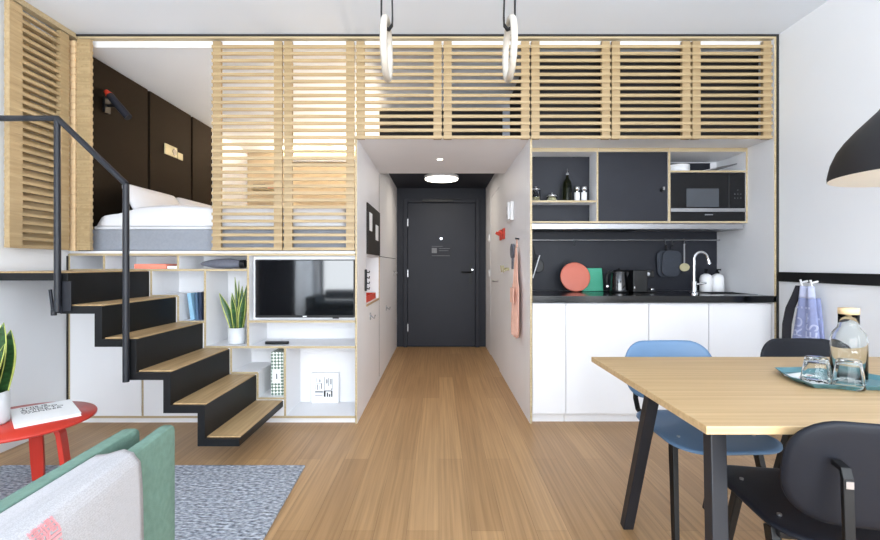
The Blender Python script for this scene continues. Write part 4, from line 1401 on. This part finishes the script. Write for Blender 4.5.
# ------------------------------------------------------------------ pendant lamp
pc, pz = (1.577, 1.43), 1.428
t = thing('pendant_lamp', 'large dark bell-shaped pendant lamp hanging over the dining table', 'lamp', (pc[0], pc[1], pz))
prof = [(.25, 0), (.251, .01), (.242, .05), (.226, .085), (.206, .112), (.178, .142), (.15, .168), (.122, .194), (.098, .222), (.083, .25), (.076, .28), (.07, .33), (.055, .355), (.02, .365)]
prof = [(r, z * 1.15) for r, z in prof]
vo = [(r, pz + z) for r, z in prof]
vi = [(r - .004, pz + z) for r, z in prof[:-1]][::-1]
MB().lathe(vo, pc, 64).build('shade', M['shade_out'], t)
MB().lathe([(.2495, pz - .0005)] + vi[::-1], pc, 64).build('lining', M['shade_in'], t)
MB().tube([(pc[0], pc[1], pz + .41), (pc[0], pc[1], ZC - .03)], .004, 8).build('cord', M['strap'], t)
MB().lathe([(.05, ZC - .001), (.05, ZC - .025), (0, ZC - .03)], pc, 28).build('ceiling_rose', M['shade_out'], t)
MB().lathe([(0, pz + .09), (.03, pz + .10), (.04, pz + .125), (.034, pz + .155), (.016, pz + .18), (.016, pz + .21), (0, pz + .211)], pc, 24).build('bulb', M['bulb'], t)

# ------------------------------------------------------------------ gym rings
for x, yaw, lb in ((-.188, .0, 'pale wooden gymnastic ring hanging nearer the stairs'), (.254, .0, 'pale wooden gymnastic ring hanging nearer the kitchen')):
    yc, zc_, R_ = 1.6, 1.91, .0995
    t = thing('gym_ring', lb, 'gym ring', (x, yc, zc_), 'gymnastic rings hanging from the ceiling')
    MB().tube([(x, yc + R_ * math.cos(a), zc_ + R_ * math.sin(a)) for a in [2 * PI * i / 48 for i in range(48)]], .0122, 14, closed=True).build('ring', M['ring'], t)
    sgn = 1 if x < 0 else -1
    z1 = zc_ + R_
    pth = [(x - sgn * .019, yc, ZC - .001), (x - sgn * .019, yc, z1 + .02), (x - sgn * .019, yc, z1), (x - sgn * .012, yc, z1 - .021), (x + sgn * .008, yc, z1 - .028),
           (x + sgn * .02, yc, z1 - .012), (x + sgn * .021, yc, z1 + .02), (x + sgn * .014, yc, z1 + .3), (x + sgn * .01, yc, ZC - .001)]
    MB().strip(pth, .022, .004, (0, 1, 0)).build('strap', M['strap'], t)
    pth = [(x + sgn * .019, yc + .02, z1 + .10), (x + sgn * .004, yc + .02, z1 + .16), (x - sgn * .004, yc + .02, z1 + .35), (x + sgn * .002, yc + .02, ZC - .001)]
    MB().strip(pth, .02, .003, (0, 1, 0)).build('strap', M['strap'], t)

# ------------------------------------------------------------------ left foreground
q = MB().prism([(-2.35, .25), (-.655, .25), (-.752, 2.5), (-2.45, 2.5)], 2, .0005, .012)
solo('rug', q, M['rug'], 'grey woven rug on the oak floor below the stairs', 'rug', (-1.6, 1.4, .0005), bevel=.003)

t = thing('side_table', 'round red side table with bent plywood legs on the grey rug', 'table', (-2.02, 2.14, .013))
c = (-2.02, 2.14)
MB().lathe([(0, .372), (.285, .372), (.30, .378), (.30, .386), (.297, .39), (0, .39)], c, 64).build('tabletop', M['red'], t)
for ang in (14, 112, 235):
    a = math.radians(ang)
    ux, uy = math.cos(a), math.sin(a)
    pts = []
    for r_, z_ in ((.03, .364), (.10, .364), (.135, .358), (.16, .34), (.172, .31), (.18, .25), (.195, .12), (.207, .014)):
        pts.append((c[0] + ux * r_, c[1] + uy * r_, z_))
    MB().strip(pts, [.058] * 6 + [.056, .05], .022, (-uy, ux, 0)).build('leg', M['red'], t, bevel=.003)

# book on the side table
zb = .391
t = thing('book', 'white book with bold black lettering lying on the red side table', 'book', (-1.965, 2.22, zb))
ang = math.radians(47)
t.rotation_euler.z = 0
q = MB().box(-.12, .12, -.165, .165, 0, .002).box(-.12, .12, -.165, .165, .013, .015).box(-.121, -.117, -.165, .165, .0, .015)
R3 = Matrix.Rotation(ang, 3, 'Z')
def place(mb):
    for v in mb.v:
        v.xyz = R3 @ v + t.location
    return mb
place(q).build('cover', M['paper'], t, bevel=.001)
place(MB().box(-.117, .117, -.162, .162, .0021, .0129)).build('page_block', M['linen'], t)
mt = Matrix.Rotation(ang, 4, 'Z') @ Matrix.Translation((-.085, .115, .0153))
text('THIS IS\nA GOOD\nGUIDE TO\nWANDER', 'lettering', .035, M['ink'], t, mt, .0004, spacing=.98)

snake_plant((-2.10, 2.08), .391, .07, .15, [
    (.01, -.01, -.03, -.01, .33, .045, .2), (.03, -.02, .09, -.03, .25, .042, -.5), (.03, .02, .03, .02, .30, .045, .5), (-.03, .01, -.06, .02, .38, .045, 0), (-.02, -.03, -.05, -.05, .28, .04, .8), (.01, .0, .055, .0, .34, .045, .15)],
    'snake plant in white pot standing on the red side table')

# lounge chair seen from behind
t = thing('lounge_chair', 'mint wool lounge chair with two-layered back on the grey rug', 'lounge chair', (-1.0, .75, .012))
def panel(p, q_, z0, z1, thk, ztilt=0.0):
    p, q_ = Vector((p[0], p[1], 0)), Vector((q_[0], q_[1], 0))
    L = (q_ - p).length
    dirv = (q_ - p).normalized()
    nor = Vector((dirv.y, -dirv.x, 0))
    mb = MB()
    out = densify(rrect(0, L, z0, z1, .02, 4), .06)
    mb.pad(out, lambda a, b, h: p + dirv * a + nor * (h + ztilt * (b - z0)) + Vector((0, 0, b)), thk, rings=(.5, .9, .985, .995, 1), prof=lambda tt: 1 if tt < .99 else (.9 if tt < .998 else .5))
    return mb
panel((-.60, .30), (-.705, 1.165), .14, .722, .03).build('outer_back', M['mint'], t)
panel((-.722, .30), (-.782, 1.14), .3, .722, .034).build('inner_back', M['mint'], t)
q = MB().pad(densify(rrect(-1.32, -.80, .36, 1.10, .05, 5), .06), lambda a, b, h: Vector((a, b, .345 + h)), .10, prof=lambda tt: 1 if tt < .92 else (1 if tt < .99 else .6))
q.build('seat', M['mint'], t)
MB().box(-1.28, -.66, .40, 1.08, .245, .292).build('seat_frame', M['mint'], t, bevel=.015)
for x, y in ((-1.25, .43), (-1.25, 1.05), (-.76, .43), (-.76, 1.05)):
    MB().tube([(x, y, .245), (x + (.02 if x > -1 else -.02), y, .0145)], [.014, .010], 10).build('leg', M['steel_black'], t)

# throw over the back
def drape(u, v):
    """u along the chair back, v from the inner layer over the top and down the outside"""
    y = .28 + .68 * u
    xo = -.60 - .105 * (y - .30) / .865          # outer back plane
    xi = -.722 - .06 * (y - .30) / .84 + .024    # inner back plane, its outer side
    sidex = xo + .028
    pts = [(xi, .66), (xi, .712), (xi + .012, .722), ((xi + xo) / 2, .722), (xo, .731), (sidex - .008, .728), (sidex, .708), (sidex + .006, .6), (sidex + .012, .45), (sidex + .014, .30)]
    f = v * (len(pts) - 1)
    i = min(int(f), len(pts) - 2)
    k = f - i
    x = pts[i][0] * (1 - k) + pts[i + 1][0] * k
    z = pts[i][1] * (1 - k) + pts[i + 1][1] * k
    y2 = y + (.02 * max(0, v - .6) if u > .9 else 0) + .004 * math.sin(v * 20)
    x += .004 * math.sin(14 * u + 5 * v) * max(0, v - .55)
    return Vector((x, y2, z))
t = thing('throw_blanket', 'white ribbed throw with pink woven motif over the lounge chair back', 'blanket', (-.65, .65, .72))
MB().grid(drape, 40, 54).build('cloth', M['throw'], t, solid=.012)
# pink meander motif: rings of nested squares on the outer side
q = MB()
def motif(u, v, du, dv):
    a, b, c_, d_ = drape(u, v), drape(u + du, v), drape(u + du, v + dv), drape(u, v + dv)
    e = Vector((.0075, 0, .002))
    q.add([a + e, b + e, c_ + e, d_ + e], [(0, 1, 2, 3)])
U0, V0, cu, cv = .575, .46, .038, .036
for gi in range(2):
    for gj in range(11):
        u, v = U0 + gi * cu, V0 + gj * cv
        tx_, tv_ = cu * .12, cv * .13
        for s_ in (0, .3):
            a, b = u + cu * (s_ + .04), v + cv * (s_ + .04)
            wu, wv = cu * (.92 - 2 * s_), cv * (.92 - 2 * s_)
            motif(a, b, wu, tv_)
            motif(a, b + wv - tv_, wu, tv_)
            motif(a, b, tx_, wv)
            motif(a + wu - tx_, b + (.0 if s_ else wv * .3), tx_, wv * (1 if s_ else .7))
q.build('pink_motif', M['throw_pink'], t, solid=.001)

# ------------------------------------------------------------------ behind the camera: what the television mirrors
def cur(x0, x1, y, amp, waves, axis=0):
    def f(u, v):
        a = x0 + (x1 - x0) * u
        b = y + amp * math.sin(2 * PI * waves * u)
        return Vector((a, b, .03 + 2.7 * v)) if axis == 0 else Vector((b, a, .03 + 2.7 * v))
    return f
solo('curtain', MB().grid(cur(-2.80, -1.66, -2.615, .022, 9, 1), 120, 4), M['curtain'], 'sheer white curtain at the added side window beside the sofa', 'curtain', (-2.6, -2.2, .03), solid=.002)
solo('curtain', MB().grid(cur(-1.64, -.1, -2.61, .025, 11, 1), 120, 4), M['drape'], 'charcoal drape gathered along the side wall by the window', 'curtain', (-2.6, -1.7, .03), solid=.003)
t = thing('sofa', 'slate grey sofa below the window behind the viewer', 'sofa', (-1.6, -2.3, 0))
MB().box(-2.5, -.7, -2.70, -1.9, .12, .30).build('base', M['sofa'], t, bevel=.02)
for x0, x1 in ((-2.3, -1.61), (-1.59, -.9)):
    MB().box(x0, x1, -2.5, -1.92, .301, .44).build('seat_cushion', M['sofa'], t, bevel=.04, seg=4)
    MB().box(x0, x1, -2.7, -2.51, .442, .64).build('back_cushion', M['sofa'], t, bevel=.05, seg=4)
for x0, x1 in ((-2.5, -2.31), (-.89, -.7)):
    MB().box(x0, x1, -2.7, -1.9, .301, .54).build('armrest', M['sofa'], t, bevel=.03, seg=3)
for x in (-2.42, -.78):
    for y in (-2.62, -1.98):
        MB().tube([(x, y, .12), (x, y, .001)], .02, 10).build('leg', M['steel_black'], t)

# ------------------------------------------------------------------ lights
def area(name, loc, rot, sx, sy, power, colr=(1, 1, 1)):
    l = bpy.data.lights.new(name, 'AREA')
    l.shape = 'RECTANGLE'
    l.size, l.size_y = sx, sy
    l.energy = power
    l.color = colr
    o = bpy.data.objects.new(name, l)
    col.objects.link(o)
    o.location = loc
    o.rotation_euler = rot
    return o


def point(name, loc, power, colr, r=.05):
    l = bpy.data.lights.new(name, 'POINT')
    l.energy = power
    l.color = colr
    l.shadow_soft_size = r
    o = bpy.data.objects.new(name, l)
    col.objects.link(o)
    o.location = loc
    return o


area('daylight_window', ((wx0 + wx1) / 2, YN - .25, 1.4), (PI / 2, 0, 0), 5.0, 2.7, 440, (.90, .955, 1))
area('side_window_fill', (XL - .35, -2.22, 1.4), (0, -PI / 2, 0), 2.6, 1.2, 120, (.90, .955, 1))  # fill through the added left window
area('other_window_fill', (XR + .35, -1.4, 1.4), (0, PI / 2, 0), 2.6, 2.5, 165, (.90, .955, 1))  # fill through the added right window, evens out the side walls
area('ceiling_fill', ((wx0 + wx1) / 2, YN - 1.2, -.3), (PI - .75, 0, 0), 5.0, 1.6, 840, (.80, .90, 1))  # added unseen lamp aimed up through the window to brighten the ceiling
area('loft_strip_light', (-1.42, YF - .03, 2.61), (PI + .9, 0, 0), 1.5, .03, 110, (1, .76, .50))
area('loft_ceiling_fill', (-.64, 4.65, 1.76), (PI, .25, 0), .03, 1.9, 26, (1, .80, .58))  # added hidden lamp, lifts and warms the loft ceiling
point('pendant_light', (pc[0], pc[1], pz + .06), 5, (1, .88, .7), .05)
area('entry_lamp_light', (.03, 5.3, 2.14), (0, 0, 0), .36, .36, 5, (1, .9, .76))
sp = bpy.data.lights.new('downlight_beam', 'SPOT')
sp.energy, sp.spot_size, sp.spot_blend, sp.shadow_soft_size, sp.color = 26, 1.7, .8, .03, (1, .86, .66)
so = bpy.data.objects.new('downlight_beam', sp)
col.objects.link(so)
so.location = (.008, 3.80, HS - .012)

wd = bpy.data.worlds.new('sky')
sc.world = wd
wd.use_nodes = True
wd.node_tree.nodes['Background'].inputs[0].default_value = (.80, .88, 1, 1)
wd.node_tree.nodes['Background'].inputs[1].default_value = 1.0

# ------------------------------------------------------------------ camera
cam = bpy.data.cameras.new('camera')
cam.sensor_fit = 'HORIZONTAL'
cam.sensor_width = 36
cam.lens = 36 * F / 880
cam.shift_x = 1 / 880
cam.shift_y = -5 / 880
cam.clip_start = .05
co = bpy.data.objects.new('camera', cam)
col.objects.link(co)
co.location = (0, 0, E)
co.rotation_euler = (PI / 2, 0, 0)
sc.camera = co
vs_ = sc.view_settings
vs_.view_transform = 'Standard'
vs_.look = 'None'
vs_.gamma = 1
vs_.use_curve_mapping = False
vs_.exposure = -0.1
